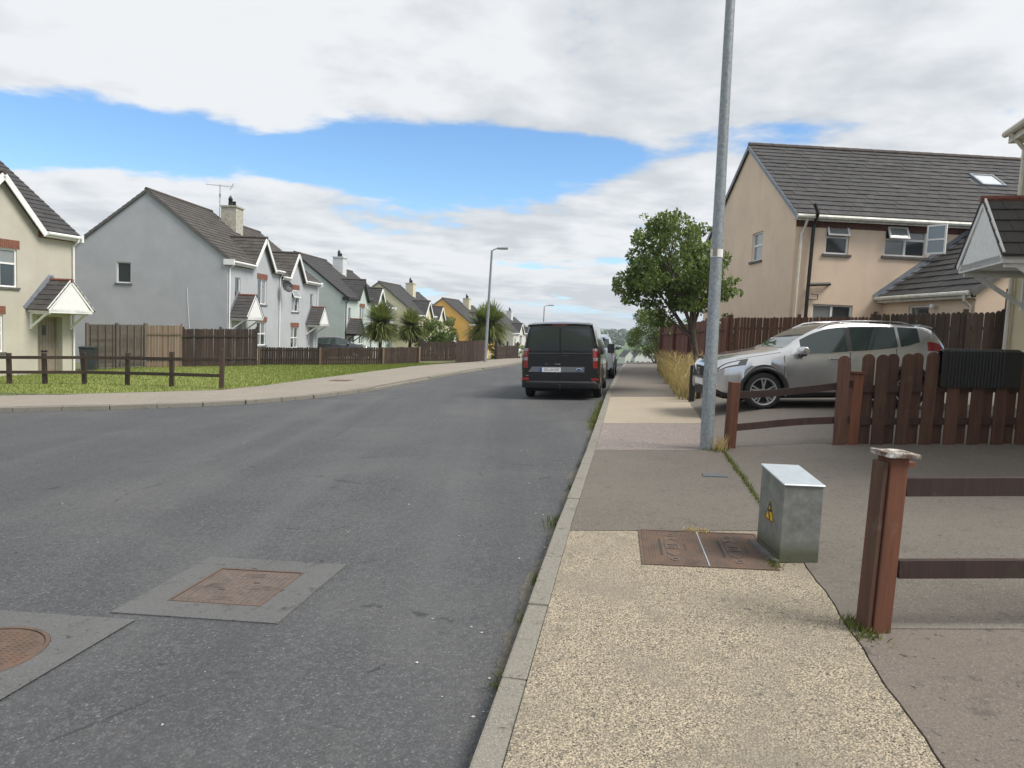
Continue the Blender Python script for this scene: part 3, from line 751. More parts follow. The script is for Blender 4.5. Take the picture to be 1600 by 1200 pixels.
def house_unit(name, label, group, loc, rot, mir, wall, trim='white', tile='tile', L=7.0, D=8.3, eave=5.27, pitch=R(37), chimney=None, gable_window=True,
               lintel='brick', sill='sill_grey', door_mat='white', zbase=-1.2, pane='pane', trim_pipe=None, far=False, blank_gable_inner=True, opened=False, dorm=(3.05, 5.65), hs=(.85, 1.50, 3.18, 4.42), hw=(3.72, 4.98, 3.15, 4.52), hg=(3.68, 5.0, .85, 2.15), hd=(.62, 1.78, .0, 2.12), pc=(.22, 2.22)):
    """one semi-detached house: u from its outer gable (0) to the party wall (L), v from the front (0) inwards, mirrored when mir"""
    sx = -1 if mir else 1
    e = empty(name, loc, rot); tag(e, label, 'house', group)
    rise = D / 2 * math.tan(pitch); ridge = eave + rise; wm = M[wall]
    # openings (u0,u1,z0,z1) on the front; dormer gable above the wide first-floor window
    du0, du1 = dorm; dm = (du0 + du1) / 2; dr = (du1 - du0) / 2 * math.tan(R(48))
    base = -zbase
    mb = MB(sx)
    wall_grid(mb, (0, 0, zbase), (1,0,0), (0,0,1), L, eave - zbase, [(a, b, c - zbase, d - zbase) for a, b, c, d in [q for q in (hs, hw, hg, hd) if q]], .12, (0,1,0))
    mb.poly([(du0, 0, eave), (du1, 0, eave), (dm, 0, eave + dr)])
    holes = []
    gw = (4.95, 5.70, 3.85, 4.90)
    if gable_window: holes = [(gw[0], gw[1], gw[2] - zbase, gw[3] - zbase)]
    wall_grid(mb, (0, 0, zbase), (0,1,0), (0,0,1), D, eave - zbase, holes, .12, (1,0,0))
    mb.poly([(0, 0, eave), (0, D, eave), (0, D / 2, ridge)])
    mb.quad((L, 0, zbase), (L, D, zbase), (L, D, eave), (L, 0, eave)); mb.poly([(L, 0, eave), (L, D, eave), (L, D / 2, ridge)])
    mb.quad((0, D, zbase), (L, D, zbase), (L, D, eave), (0, D, eave))
    # door recess
    a, b, c, d = hd
    mb.quad((a, .12, 0), (a, .36, 0), (a, .36, d), (a, .12, d)); mb.quad((b, .12, 0), (b, .36, 0), (b, .36, d), (b, .12, d)); mb.quad((a, .12, d), (a, .36, d), (b, .36, d), (b, .12, d)); mb.quad((a, 0, 0), (b, 0, 0), (b, .36, 0), (a, .36, 0))
    mb.build('wall', wm, e)
    if hs: window(e, (hs[0], 0, hs[2]), (1,0,0), (0,1,0), hs[1]-hs[0], hs[3]-hs[2], .11, sx, 1, 0, sill, pane=pane)
    window(e, (hw[0], 0, hw[2]), (1,0,0), (0,1,0), hw[1]-hw[0], hw[3]-hw[2], .11, sx, 2, 0, sill, pane=[pane, 'pane_pale'], topsplit=.62 if (opened or hs is None) else None, open_top=opened)
    window(e, (hg[0], 0, hg[2]), (1,0,0), (0,1,0), hg[1]-hg[0], hg[3]-hg[2], .11, sx, 2, 0, sill, pane=['pane_pale', pane], topsplit=.5)
    if gable_window: window(e, (0, gw[0], gw[2]), (0,1,0), (1,0,0), gw[1]-gw[0], gw[3]-gw[2], .11, sx, 1, 0, sill, pane=pane)
    brick_course(e, (hw[0] - .1, 0, hw[3] + .02), (1,0,0), (0,1,0), hw[1]-hw[0]+.2, .30, sx, lintel)
    brick_course(e, (hg[0] - .1, 0, hg[3] + .02), (1,0,0), (0,1,0), hg[1]-hg[0]+.2, .28, sx, lintel)
    brick_course(e, (.06, 0, eave - .30), (1,0,0), (0,1,0), du0 - .12, .26, sx, lintel, 'brick_band')
    brick_course(e, (du1 + .06, 0, eave - .30), (1,0,0), (0,1,0), L - du1 - .12, .26, sx, lintel, 'brick_band')
    door(e, hd[0], hd[1], hd[3], sx, door_mat)
    st = MB(sx); st.box(hd[0] - .25, hd[1] + .25, -.9, -.003, zbase, -.03); st.build('doorstep', M['conc_grey'], e)
    porch(e, pc[0], pc[1], 2.28, .95, R(47), sx, trim)
    # main roof
    oh = .22; cs_, sn = math.cos(pitch), math.sin(pitch)
    slab = MB(sx); vo_ = .07
    for sg in (0, 1):
        ye = -oh if sg == 0 else D + oh; ze = eave - oh * math.tan(pitch)
        runs = [(-vo_, du0, ye), (du0, du1, .04), (du1, L, ye)] if sg == 0 else [(-vo_, L, ye)]
        for xa, xb, y0_ in runs:
            z0_ = eave + y0_ * math.tan(pitch) if sg == 0 else ze
            slab.prism([(xa, y0_, z0_ + .02), (xa, D / 2, ridge + .02), (xa, D / 2, ridge + .12), (xa, y0_, z0_ + .12)], (xb - xa, 0, 0))
    rf = slab.build('roof', M['sill_dark'], e)
    slen = math.hypot(D / 2 + oh, (D / 2 + oh) * math.tan(pitch)); ze = eave - oh * math.tan(pitch) + .125
    tw = .34 if not far else .6
    t1 = MB(sx); tile_slope(t1, (-vo_, -oh, ze), (1,0,0), (0, cs_, sn), L + vo_, slen, .31, tw, .036, clip=lambda a, u: not (du0 < a - vo_ < du1 and u * cs_ - oh < .2)); tile_slope(t1, (-vo_, D + oh, ze), (1,0,0), (0, -cs_, sn), L + vo_, slen, .31, tw, .034)
    t1.build('roof_tiles', M[tile], rf)
    rd = MB(sx); n = int(L / .45)
    for k in range(n): rd.tube([(k * L / n - .06, D / 2, ridge + .125), ((k + 1) * L / n - .08, D / 2, ridge + .132)], .10, 8)
    rd.build('ridge_tiles', M['ridge'], rf)
    # dormer roof: two small slopes running back into the main roof
    dt = MB(sx); dd = MB(sx); run = dr / math.tan(pitch) + .15; hwid = (du1 - du0) / 2 + .16
    for sg in (-1, 1):
        eb = Vector((dm + sg * hwid, -.24, eave + dr - hwid * math.tan(R(48)) + .10)); tp = Vector((dm, -.24, eave + dr + .10)); upv = (tp - eb).normalized(); sl_ = (tp - eb).length
        tanp = math.tan(pitch)
        def clip(a, u, eb=eb, upv=upv): 
            q = eb + upv * u; return (-.24 + a) < (q.z - eave - .1) / tanp + .25
        tile_slope(dt, eb, (0,1,0), upv, run + .5, sl_, .29, .32, .032, clip=clip)
        dd.prism([tuple(eb + Vector((0, .03, -.07))), tuple(tp + Vector((0, .03, -.07))), tuple(tp + Vector((0, .03, -.01))), tuple(eb + Vector((0, .03, -.01)))], (0, .55, 0))
    dt.build('dormer_tiles', M[tile], rf); dd.build('dormer_deck', M['sill_dark'], rf)
    rb = MB(sx); rb.tube([(dm, -.28, eave + dr + .12), (dm, run + .1, eave + dr + .12)], .08, 8); rb.build('dormer_ridge', M['ridge'], rf)
    bb = MB(sx)
    for sg in (-1, 1): bb.bar((dm + sg * (hwid + .02), -.235, eave + dr - (hwid + .02) * math.tan(R(48)) + .0), (dm, -.235, eave + dr + .0), .04, .20)
    bb.build('bargeboard', M[trim], e)
    # verge boards, fascia, gutter, downpipe
    vb = MB(sx)
    for sg in (0, 1):
        ye = -oh if sg == 0 else D + oh
        vb.bar((-vo_ - .012, ye, eave - oh * math.tan(pitch) + .05), (-vo_ - .012, D / 2, ridge + .05), .022, .12)
    vb.build('verge_board', M['sill_dark' if trim == 'white' else trim], e)
    gt = MB(sx)
    for a, b in ((-.1, du0 - .22), (du1 + .22, L)):
        gt = MB(sx)
        gt.tube([(a, -oh - .07, eave - .13), (b, -oh - .07, eave - .13)], .06, 8); gt.box(a, b, -oh - .012, -oh + .012, eave - .26, eave - .06)
        gt.box(a, b, -oh + .012, -.002, eave - .262, eave - .245)
        gt.build('gutter', M[trim], e)
    gt = MB(sx); gt.box(-.11, -.02, -oh - .14, .18, eave - .30, eave - .02); gt.build('box_end', M[trim], e)
    dp = MB(sx); dp.tube([(.06, -oh - .07, eave - .16), (.07, -oh - .05, eave - .30), (.09, -.07, eave - .48), (.09, -.07, zbase)], .038, 8)
    dp.build('downpipe', M[trim_pipe or trim], e)
    dp = MB(sx); dp.tube([(L - .10, -oh - .07, eave - .16), (L - .10, -.07, eave - .48), (L - .10, -.07, zbase)], .036, 8)
    if not mir: dp.build('downpipe', M[trim_pipe or trim], e)
    if chimney:
        cm = MB(sx); cw, cd, ctop = .50, .45, ridge + .38; yc = D / 2 - 1.2
        cm.box(L - cw, L + cw, yc - cd, yc + cd, ridge - 2.0, ctop); cm.box(L - cw - .06, L + cw + .06, yc - cd - .06, yc + cd + .06, ctop, ctop + .09)
        c_ = cm.build('chimney', M[chimney], e)
        for k, dx in enumerate((-.25, .22)):
            pt = MB(sx); pt.lathe([(.001, .0), (.13, 0), (.11, .30), (.13, .33), (.10, .34), (.09, .05)], 12, 'z', (L + dx, yc, ctop + .09))
            if k == 0: pt.lathe([(.13, .36), (.14, .40), (.02, .62), (.001, .62)], 8, 'z', (L + dx, yc, ctop + .09))
            pt.build('chimney_pot', M['black'], c_, smooth=40)
    return e
M['w_cream1'] = wall_paint('cream beige render', (.475, .445, .37), .1)
M['w_grey'] = wall_paint('blue grey render', (.42, .433, .452), .08)
M['w_green'] = wall_paint('pale mint render', (.47, .53, .50), .08)
M['w_yellow'] = wall_paint('pale yellow render', (.62, .58, .40), .08)
M['w_orange'] = wall_paint('orange render', (.72, .43, .12), .08)
M['w_white'] = wall_paint('grey white render', (.58, .58, .54), .1)
M['w_peach'] = wall_paint('peach render', (.74, .585, .445), .12)
M['w_creamR'] = wall_paint('cream render', (.58, .50, .33), .14)
M['chim_old'] = plain('weathered chimney render', (.42, .40, .33), .9, var=.3, vscale=5, bmp=.4)
M['chim_white'] = plain('white chimney render', (.60, .62, .63), .9, var=.1, vscale=5)
M['chim_cream'] = plain('cream chimney render', (.60, .56, .42), .9, var=.1, vscale=5)
M['door_taupe'] = plain('taupe door', (.27, .225, .18), .5, var=.08)
M['trim_black'] = plain('black fascia', (.02, .02, .022), .45)
M['trim_dark'] = plain('dark door', (.05, .06, .065), .4)

def place_unit(corner, ang, mir, base, **k):
    """corner = outer front corner in plan; ang = street direction turned clockwise from +Y"""
    # local x runs along the street away from the camera (or towards it when mirrored), local y into the house (to the left)
    return house_unit(loc=(corner[0], corner[1], base), rot=R(90) - ang, mir=mir, **k)
GR = 'semi-detached houses in a row along the street'
# cream house on the corner: its outer end is the far one
a1 = math.atan2(.24, .97)
place_unit((-17.1, 27.9), a1, True, -.92, name='house', label='beige house with porch canopy behind the dark post-and-rail fence', group=GR, wall='w_cream1', tile='tile', sill='sill_dark', door_mat='door_taupe', gable_window=False, eave=5.30, zbase=-.5, hs=None, dorm=(1.62, 4.5), hw=(2.42, 3.7, 3.12, 4.45), hg=(2.98, 4.2, .85, 2.15), hd=(.55, 1.62, 0, 2.12), pc=(.10, 2.02))
rows_h = [  # near corner x,y ; angle ; base of the near unit, base of the far unit ; finish
    ((-14.40, 36.0), R(2.6), -.93, -1.22, 'w_grey', 'white', 'chim_old', 'tile_brown', 'blue-grey', 'with tall aerial on its chimney', 'with black satellite dish'),
    ((-13.25, 56.0), R(5.5), -1.90, -2.3, 'w_green', 'trim_black', 'chim_white', 'tile', 'pale mint', 'with black fascia boards and porch', 'with white fascia boards'),
    ((-10.35, 75.0), R(10), -2.85, -3.3, 'w_yellow', 'white', 'chim_cream', 'tile', 'pale yellow', 'beside the mint house', 'behind the leafy garden shrubs'),
    ((-5.75, 95.0), R(14), -3.55, -4.1, 'w_orange', 'white', 'chim_cream', 'tile', 'bright orange', 'with plain orange gable', 'beyond the orange gable'),
    ((-.15, 115.0), R(17), -4.65, -5.3, 'w_white', 'white', 'chim_white', 'tile', 'grey-white', 'at the end of the row', 'last of the row'),
]
UN = []
for k, ((cx, cy), an, b0, b1, wl, tr, ch, tl, cn, s0, s1) in enumerate(rows_h):
    far = k >= 2
    dx, dy = math.sin(an), math.cos(an)
    UN.append(place_unit((cx, cy), an, False, b0, name='house', label='%s rendered house %s' % (cn, s0), group=GR, wall=wl, trim=tr, tile=tl, chimney=ch, gable_window=(k == 0), far=far, zbase=-1.5))
    f2 = (cx + dx * 14.0, cy + dy * 14.0)
    UN.append(place_unit(f2, an, True, b1, name='house', label='%s rendered house %s, adjoining its twin' % (cn, s1), group=GR, wall=wl if k != 1 else 'w_green', trim='white', tile=tl, gable_window=False, far=far, zbase=-1.5, opened=(k == 0)))

# tall aerial and satellite dish on the grey pair
def aerial(loc):
    mb = MB(); mb.tube([(0,0,0),(0,0,2.55)], .022, 6)
    mb.tube([(-.75,0,2.5),(.75,0,2.5)], .014, 5)
    for k in range(9):
        x = -.7 + k * .155; mb.tube([(x,-.17,2.52),(x,.17,2.52)], .008, 4)
    mb.tube([(.55,-.12,2.35),(.72,.12,2.68)], .012, 4); mb.tube([(.55,.12,2.35),(.72,-.12,2.68)], .012, 4)
    mb.box(-.05,.05,-.04,.04,1.85,2.05)
    tag(mb.build('television_aerial', M['steel'], loc=loc, rot=.35), 'thin television aerial on mast fixed to the weathered chimney', 'aerial')
aerial((-17.35, 42.1, 6.45))
M['dish'] = plain('black dish', (.025, .027, .03), .5)
def dish(loc, rz):
    mb = MB(); prof = [(.001, .0), (.14, .01), (.26, .045), (.36, .10), (.365, .105)]
    mb.lathe(prof, 20, 'x', (0,0,0)); e = mb.build('satellite_dish', M['dish'], loc=loc, rot=(0, -.35, rz), smooth=40)
    ar = MB(); ar.tube([(.02,0,-.27),(.38,0,-.12)], .012, 6); ar.box(.35,.43,-.03,.03,-.15,-.07); ar.build('receiver_arm', M['black'], e)
    br = MB(); br.tube([(0,0,0),(-.22,0,-.02),(-.34,0,-.05)], .02, 6); br.build('bracket', M['steel'], e)
    tag(e, 'round black satellite dish on the grey house wall', 'satellite dish')
dish((-13.62, 42.85, 3.35), R(-38))

# loose white cable down the grey gable
mb = MB(); g0 = UN[0]
mb.tube([(-.012, 2.05, 3.75), (-.012, 2.02, 3.0), (-.012, 1.92, 1.6), (-.014, 1.84, .2)], .011, 5); mb.build('cable', M['white'], g0)

# ------------------------------------------------------------------ fences
def picket_mesh(w, h, t, style='round', name='picket'):
    pts = []
    if style == 'round':
        r = w / 2; pts = [(-r, 0), (r, 0), (r, h - r * .9)] + [(r * math.cos(a), h - r * .9 + r * .9 * math.sin(a)) for a in [math.pi * k / 8 for k in range(1, 8)]] + [(-r, h - r * .9)]
    elif style == 'point': pts = [(-w/2, 0), (w/2, 0), (w/2, h - w * .3), (0, h), (-w/2, h - w * .3)]
    elif style == 'scallop': pts = [(-w/2, 0), (w/2, 0), (w/2, h - w * .22), (w * .25, h - w * .05), (0, h), (-w * .25, h - w * .05), (-w/2, h - w * .22)]
    else: pts = [(-w/2, 0), (w/2, 0), (w/2, h), (-w/2, h)]
    mb = MB(); mb.prism([(x, -t/2, z) for x, z in pts], (0, t, 0)); return mb
def board_fence(name, label, pts, mat, w=.10, gap=.006, h=1.75, t=.018, style='round', group=None, posts=True, post_mat=None, rails=(.3, 1.4), side=1, hvar=.012, post_h=None,
                post_every=1.9, sink=.03, tops=None, rail_back=True):
    """upright boards fixed to rails between posts; every board, rail and post is a part of its own"""
    P = [Vector((x, y, 0)) for x, y in pts]
    c0 = P[0]; e = empty(name, (c0.x, c0.y, H(c0.x, c0.y))); tag(e, label, 'fence', group)
    o = picket_mesh(w, 1.0, t, style).build('board', M[mat]); me = o.data; bpy.data.objects.remove(o)
    inv = Vector(e.location)
    for a, b in zip(P, P[1:]):
        d = b - a; Ln = d.length; d.normalize(); ang = math.atan2(d.y, d.x); nrm = Vector((d.y, -d.x, 0)) * side
        n = max(1, int(Ln / (w + gap))); st = Ln / n
        for k in range(n):
            q = a + d * (st * (k + .5)); z = H(q.x, q.y) + .1 - sink
            hh = h if tops is None else tops((q - P[0]).length)
            ob = link('board', me, e, Vector((q.x, q.y, z)) + nrm * .02 - inv, (random.uniform(-.006, .006), random.uniform(-.008, .008), ang))
            ob.scale = (1, 1, hh + random.uniform(-hvar, hvar))
        for rz in rails:
            mb = MB(); za, zb_ = H(a.x, a.y) + .1, H(b.x, b.y) + .1; off = -nrm * .022 if rail_back else nrm * .05
            mb.bar(Vector((a.x, a.y, za + rz)) + off - inv, Vector((b.x, b.y, zb_ + rz)) + off - inv, .04, .075); mb.build('rail', M[mat], e)
        if posts:
            m_ = max(1, int(round(Ln / post_every)))
            for k in range(m_ + 1):
                if k == m_ and b is not P[-1]: continue
                q = a + d * (Ln * k / m_); z = H(q.x, q.y) + .1; ph = post_h or h + .05
                pb = MB(); pb.box(-.045, .045, -.045, .045, -.1, ph)
                link('post', pb.mesh('post', M[post_mat or mat]), e, Vector((q.x, q.y, z)) + nrm * (-.05 if post_mat is None else .065) - inv, ang)
    return e
def rail_fence(name, label, pts, heights, mat, rails, post=.10, rail_h=.085, rail_t=.035, group=None, sag=0., post_mat=None):
    P = [Vector((x, y, H(x, y) + .1)) for x, y in pts]; e = empty(name, P[0]); tag(e, label, 'fence', group)
    for p, hh in zip(P, heights):
        pb = MB(); pb.box(-post/2, post/2, -post/2, post/2, -.15, hh); o = pb.build('post', M[post_mat or mat], e, loc=p - P[0], rot=(random.uniform(-.02, .02), random.uniform(-.02, .02), random.uniform(-.1, .1))); bevel(o, .006, 1)
    for a, b in zip(P, P[1:]):
        d = (b - a).normalized(); off = Vector((d.y, -d.x, 0)) * (post / 2 + rail_t / 2)
        for rz in rails:
            mb = MB(); n = 6
            q = [a + (b - a) * (k / n) + off + Vector((0, 0, rz - sag * math.sin(math.pi * k / n))) - P[0] for k in range(n + 1)]
            for k in range(n): mb.bar(q[k] - d * .001, q[k+1] + d * .001, rail_t, rail_h)
            mb.build('rail', M[mat], e)
    return e
# left: post and rail fence round the green
rail_fence('post_and_rail_fence', 'low dark timber post-and-rail fence around the corner lawn', [(-17.4,21.2),(-16.2,21.3),(-15.06,21.38),(-14.0,21.39),(-12.84,21.43),(-11.3,20.97),(-9.78,20.52),(-8.08,19.87)],
           [.92,.92,.93,.93,.95,.96,1.0,1.1], 'fence_dark', (.36, .80), .11, .09, .04)
# garden boundary behind the green
def larch(P0, P1):
    a = Vector((P0[0], P0[1], H(*P0) + .1)); b = Vector((P1[0], P1[1], H(*P1) + .1)); e = empty('panel_fence', a); tag(e, 'grey weathered overlapping-slat fence panels beside the beige house', 'fence')
    d = (b - a); Ln = d.length; dn = d.normalized(); nr = Vector((dn.y, -dn.x, 0))
    for s in range(2):
        A = d * (s / 2) ; Bq = d * ((s + 1) / 2)
        for k in range(12):
            mb = MB(); z = .06 + k * .148; mb.bar(A + Vector((0,0,z + .08)) + nr * .0, Bq + Vector((0,0,z + .08)), .012, .17, (nr * .13 + Vector((0,0,1))).normalized()); mb.build('slat', M['wood_grey'], e)
        for k in range(4):
            q = A + (Bq - A) * ((k + .5) / 4); mb = MB(); mb.box(-.02, .02, -.02, .02, .02, 1.82); mb.build('batten', M['wood_grey'], e, loc=q + nr * .035, rot=math.atan2(d.y, d.x))
    for k in range(3):
        q = d * (k / 2); mb = MB(); mb.box(-.05, .05, -.05, .05, -.1, 1.92); mb.build('post', M['wood_grey'], e, loc=q + nr * .02, rot=math.atan2(d.y, d.x))
larch((-17.45, 29.3), (-16.05, 31.2))
board_fence('board_fence', 'short run of pale unpainted fence boards next to the grey panels', [(-16.0,31.25),(-14.72,31.75)], 'wood_pale', .10, .008, 1.86, style='flat', posts=True, rails=(.35, 1.45), rail_back=False)
board_fence('board_fence', 'tall dark brown fence with scalloped board tops below the grey gable', [(-14.66,31.78),(-11.75,32.75)], 'fence_dark', .11, .003, 1.72, style='scallop', rails=(.35, 1.35), rail_back=False)
board_fence('picket_fence', 'low dark picket fence with pale posts between lawn and garden', [(-11.9,33.6),(-9.0,33.45),(-6.2,34.0),(-4.65,35.2)], 'fence_dark', .10, .008, .86, style='round', rails=(.25, .68), posts=True, post_mat='wood_pale', post_h=.84, post_every=2.3)
board_fence('board_fence', 'dark garden fence behind the end of the low picket fence', [(-5.1,38.7),(-3.05,39.4)], 'fence_dark', .12, .004, 1.05, style='round', rails=(.25, .8))
board_fence('board_fence', 'dark plain board fence beside the slim lamp post', [(-2.95,36.6),(-1.6,38.9)], 'fence_dark', .14, .004, 1.12, style='flat', rails=(.25, .85), posts=False)
board_fence('picket_fence', 'dark picket fence beyond the slim lamp post', [(-.95,41.0),(.3,44.6)], 'fence_dark', .12, .05, .8, style='round', rails=(.2, .6), post_h=1.0)
# right: garden fences
board_fence('board_fence', 'reddish plain board fence behind the golden grass', [(5.95,29.0),(6.42,21.6)], 'fence_red_sunlit', .14, .004, 1.84, style='flat', rails=(.3, 1.5), side=-1, post_every=1.85, post_h=1.85)
board_fence('board_fence', 'tall brown fence with pointed tops across the peach house garden', [(6.45,21.5),(9.9,20.0)], 'fence_red', .085, .003, 1.86, style='scallop', rails=(.3, 1.5), side=1, post_every=1.7)
board_fence('board_fence', 'tall near-black fence rising to an arched end below the peach extension', [(9.95,19.98),(11.0,17.6),(14.2,17.0)], 'fence_dark', .12, .004, 1.92, style='scallop', rails=(.3, 1.5), side=1,
            tops=lambda s: 1.93 + .20 * ss((s - 2.9) / .6))
board_fence('board_fence', 'low dark board fence between the tree and the silver car', [(4.38,16.7),(9.4,17.25)], 'fence_dark', .14, .004, .96, style='flat', rails=(.25, .75), side=1)
mb = MB(); mb.box(-.06, .06, -.05, .05, -.1, .86); o = mb.build('timber_post', M['black'], loc=(4.12, 16.35, H(4.12, 16.35) + .08)); bevel(o, .008, 1)
tag(o, 'short black post beside the golden grass', 'post')
mb = MB(); mb.box(-.07, .07, -.07, .07, -.1, 2.5); o = mb.build('timber_post', M['rail_dark'], loc=(11.85, 17.35, H(11.85, 17.35) + .05)); bevel(o, .008, 1)
tag(o, 'tall brown post standing by the peach extension', 'post')

# rail-and-picket fence in front of the silver car
def front_fence():
    y0 = 9.82; e = empty('picket_fence', (3.0, y0, H(3.0, y0) + .1)); tag(e, 'red-brown fence of rails and double-sided pickets in front of the silver car', 'fence'); L0 = Vector(e.location)
    gz = lambda x: H(x, y0 + .012 * (x - 3)) + .1
    P = lambda x, dy, z: Vector((x, y0 + .012 * (x - 3) + dy, gz(x) + z)) - L0
    for x, hh in ((3.04, .92), (4.72, .98), (7.18, 1.0)):
        mb = MB(); mb.box(-.068, .068, -.06, .06, -.1, hh); o = mb.build('post', M['post_red'], e, loc=P(x, 0, 0), rot=(0, .012, .05)); bevel(o, .006, 1)
        if x > 4: mb = MB(); mb.box(-.09, .09, -.08, .08, hh + .002, hh + .03); mb.build('post_cap', M['post_red'], e, loc=P(x, 0, 0))
    for rz, sg in ((.74, .02), (.29, -.025)):
        mb = MB(); n = 8; q = [P(3.09 + 1.58 * k / n, -.02, rz + .10 * k / n * (1 if rz > .5 else .55) - .04 * math.sin(math.pi * k / n) * (1 if rz > .5 else -.0)) for k in range(n + 1)]
        for k in range(n): mb.bar(q[k], q[k+1], .035, .095)
        mb.build('rail', M['rail_dark'], e)
        mb = MB(); mb.bar(P(4.79, 0, rz + .03), P(7.12, 0, rz + .03), .04, .095); mb.build('rail', M['rail_dark'], e)
    me = picket_mesh(.168, 1.24, .02, 'round').mesh('picket', M['fence_red'])
    front = [4.53] ; x = 5.06
    while x < 7.1: front.append(x); x += .332
    for k, x in enumerate(front):
        o = link('picket', me, e, P(x, -.036 if k else -.055, -.01), (random.uniform(-.008, .008), random.uniform(-.012, .012), .012)); o.scale = (1, 1, 1.0 + .012 * min(k, 4) + random.uniform(-.008, .008))
    x = 4.90
    while x < 7.15:
        o = link('picket', me, e, P(x, .036, -.01), (0, random.uniform(-.012, .012), .012)); o.scale = (1, 1, 1.02 + random.uniform(-.01, .01)); x += .332
front_fence()
def ribbed_mat():
    x0, x1, n = 5.83, 6.93, 96; y = 9.80; zt, zb_ = H(6.4, y) + .1 + 1.30, H(6.4, y) + .1 + .78
    mb = MB(); rows_ = [(0, -.0, zb_), (1, 0, zb_ + .26), (2, .0, zt - .03), (3, .03, zt), (4, .075, zt + .004), (5, .11, zt - .03), (6, .115, zt - .35)]
    P = []
    for r, dy, z in rows_:
        for k in range(n + 1):
            x = x0 + (x1 - x0) * k / n; c = .007 * (1 if (k // 2) % 2 else -1) if 8 < k < 76 else .0
            edge = .02 * max(0, 1 - min(k, n - k) / 3.)
            P.append((x, y - .075 + dy + (-c if r < 4 else c) + .012 * (x - 3), z + .03 * (x - x0) - (edge if r > 2 else -edge if r == 0 else 0)))
    w = n + 1; mb.add(P, [(j*w+i, j*w+i+1, (j+1)*w+i+1, (j+1)*w+i) for j in range(len(rows_)-1) for i in range(n)])
    o = mb.build('rubber_mat', M['black']); sm = o.modifiers.new('thickness', 'SOLIDIFY'); sm.thickness = .008
    tag(o, 'black ribbed rubber mat draped over the picket fence', 'mat')
ribbed_mat()
# near post and rails on the right
def near_fence():
    x0, y0 = 2.02, 3.79; g = H(x0, y0) + .1; e = empty('post_and_rail_fence', (x0, y0, g)); tag(e, 'red-brown capped post with two dark rails along the driveway edge', 'fence')
    mb = MB(); mb.box(-.035, .066, -.06, .06, -.05, .955); o = mb.build('post', M['post_red'], e, rot=(0, .02, .10)); bevel(o, .005, 2)
    mb = MB(); mb.box(-.068, -.038, -.05, .055, -.05, .93); o = mb.build('post_strip', M['fence_red'], e, rot=(0, .02, .10)); bevel(o, .004, 1)
    mb = MB(); mb.box(-.092, .090, -.088, .088, .958, .985); o = mb.build('post_cap', M['cap'], e, rot=(0, .03, .10), loc=(.012, 0, 0)); bevel(o, .006, 2)
    mb = MB(); mb.box(.06, .135, -.02, .05, .905, .93); mb.build('cap_batten', M['post_red'], e, rot=(0, .02, .10))
    for rz, sl_ in ((.795, 0.0), (.345, -.004)):
        mb = MB(); mb.bar((.105, .0, rz), (3.6, .10, rz + .043 * 3.5 + sl_ * 3.5), .042, .098); mb.build('rail', M['rail_dark'], e)
    for k in (1.7, 3.45):
        mb = MB(); mb.box(-.06, .06, -.06, .06, -.1, .95); mb.build('post', M['post_red'], e, loc=(k, .12, .043 * k))
def cap_mat():
    m, t, b = new_mat('lichened post cap'); v = coords(t); b.inputs['Roughness'].default_value = .9
    n = noise(t, v, 14, 6, .75); c = ramp(t, n.outputs[0], [(.40, (.09, .055, .04)), (.50, (.20, .17, .14)), (.60, (.55, .54, .51))])
    t.links.new(c, b.inputs['Base Color']); return m
M['cap'] = cap_mat()
near_fence()

# ------------------------------------------------------------------ lamp posts
def lamp_post(loc, h, r0, r1, label, arm, lean=0., band=False):
    e = empty('lamp_post', loc, (0, lean, 0)); tag(e, label, 'lamp post', 'street lamp posts')
    mb = MB(); hs = [-.15, 0, .6, 1.25, 1.26, h * .5, h]; rs = [r0, r0, r0, r0 * .99, r0 * .97, (r0 + r1) / 2, r1]
    mb.tube([(0, 0, z) for z in hs], rs, 16); mb.build('column', M['steel'], e, smooth=40)
    d = MB(); d.box(-.045, .045, -r0 - .004, -r0 + .03, .55, 1.1); d.build('access_door', M['steel'], e, rot=(0, 0, R(-50)))
    a = Vector(arm); hd = MB(); hd.tube([(0, 0, h - .05), tuple(Vector((0, 0, h + .05)) + a * .35), tuple(Vector((0, 0, h + .07)) + a)], .03, 8); hd.build('arm', M['steel'], e)
    q = Vector((0, 0, h + .07)) + a; an = math.atan2(a.y, a.x)
    ln = MB(); ln.box(-.08, .48, -.11, .11, -.05, .05); o = ln.build('lantern', M['steel'], e, loc=q, rot=(0, -.05, an)); bevel(o, .03, 2)
    lb = MB(); lb.box(.06, .42, -.08, .08, -.062, -.051); lb.build('lens', M['white'], e, loc=q, rot=(0, -.05, an))
    if band:
        for z, hh, mt, rr in ((2.62, .105, 'white_worn', .006), ): 
            b = MB(); rz = r0 + (r1 - r0) * z / h + rr; b.tube([(0, 0, z), (0, 0, z + hh)], rz, 16, cap=False); b.build('number_band', M[mt], e, smooth=40)
        s_ = MB(); s_.box(-.03, .03, -.001, .001, -.05, .05); s_.build('number_plate', M['conc_tan'], e, loc=(-.045, -.075, 2.68), rot=(0, 0, R(-32)))
lamp_post((2.71, 9.77, H(2.71, 9.77) + .09), 8.0, .088, .052, 'galvanised lamp post with white band next to the rail fence', (-.9, .1, .1), -.013, True)
lamp_post((-1.46, 37.4, H(-1.46, 37.4) + .1), 5.75, .085, .05, 'slim lamp post standing beside the dark plain board fence', (.35, -.05, .05), .02)
lamp_post((3.0, 75, H(3.0, 75)), 6.0, .085, .05, 'distant lamp post beyond the black van', (.5, -.05, .05), 0.)

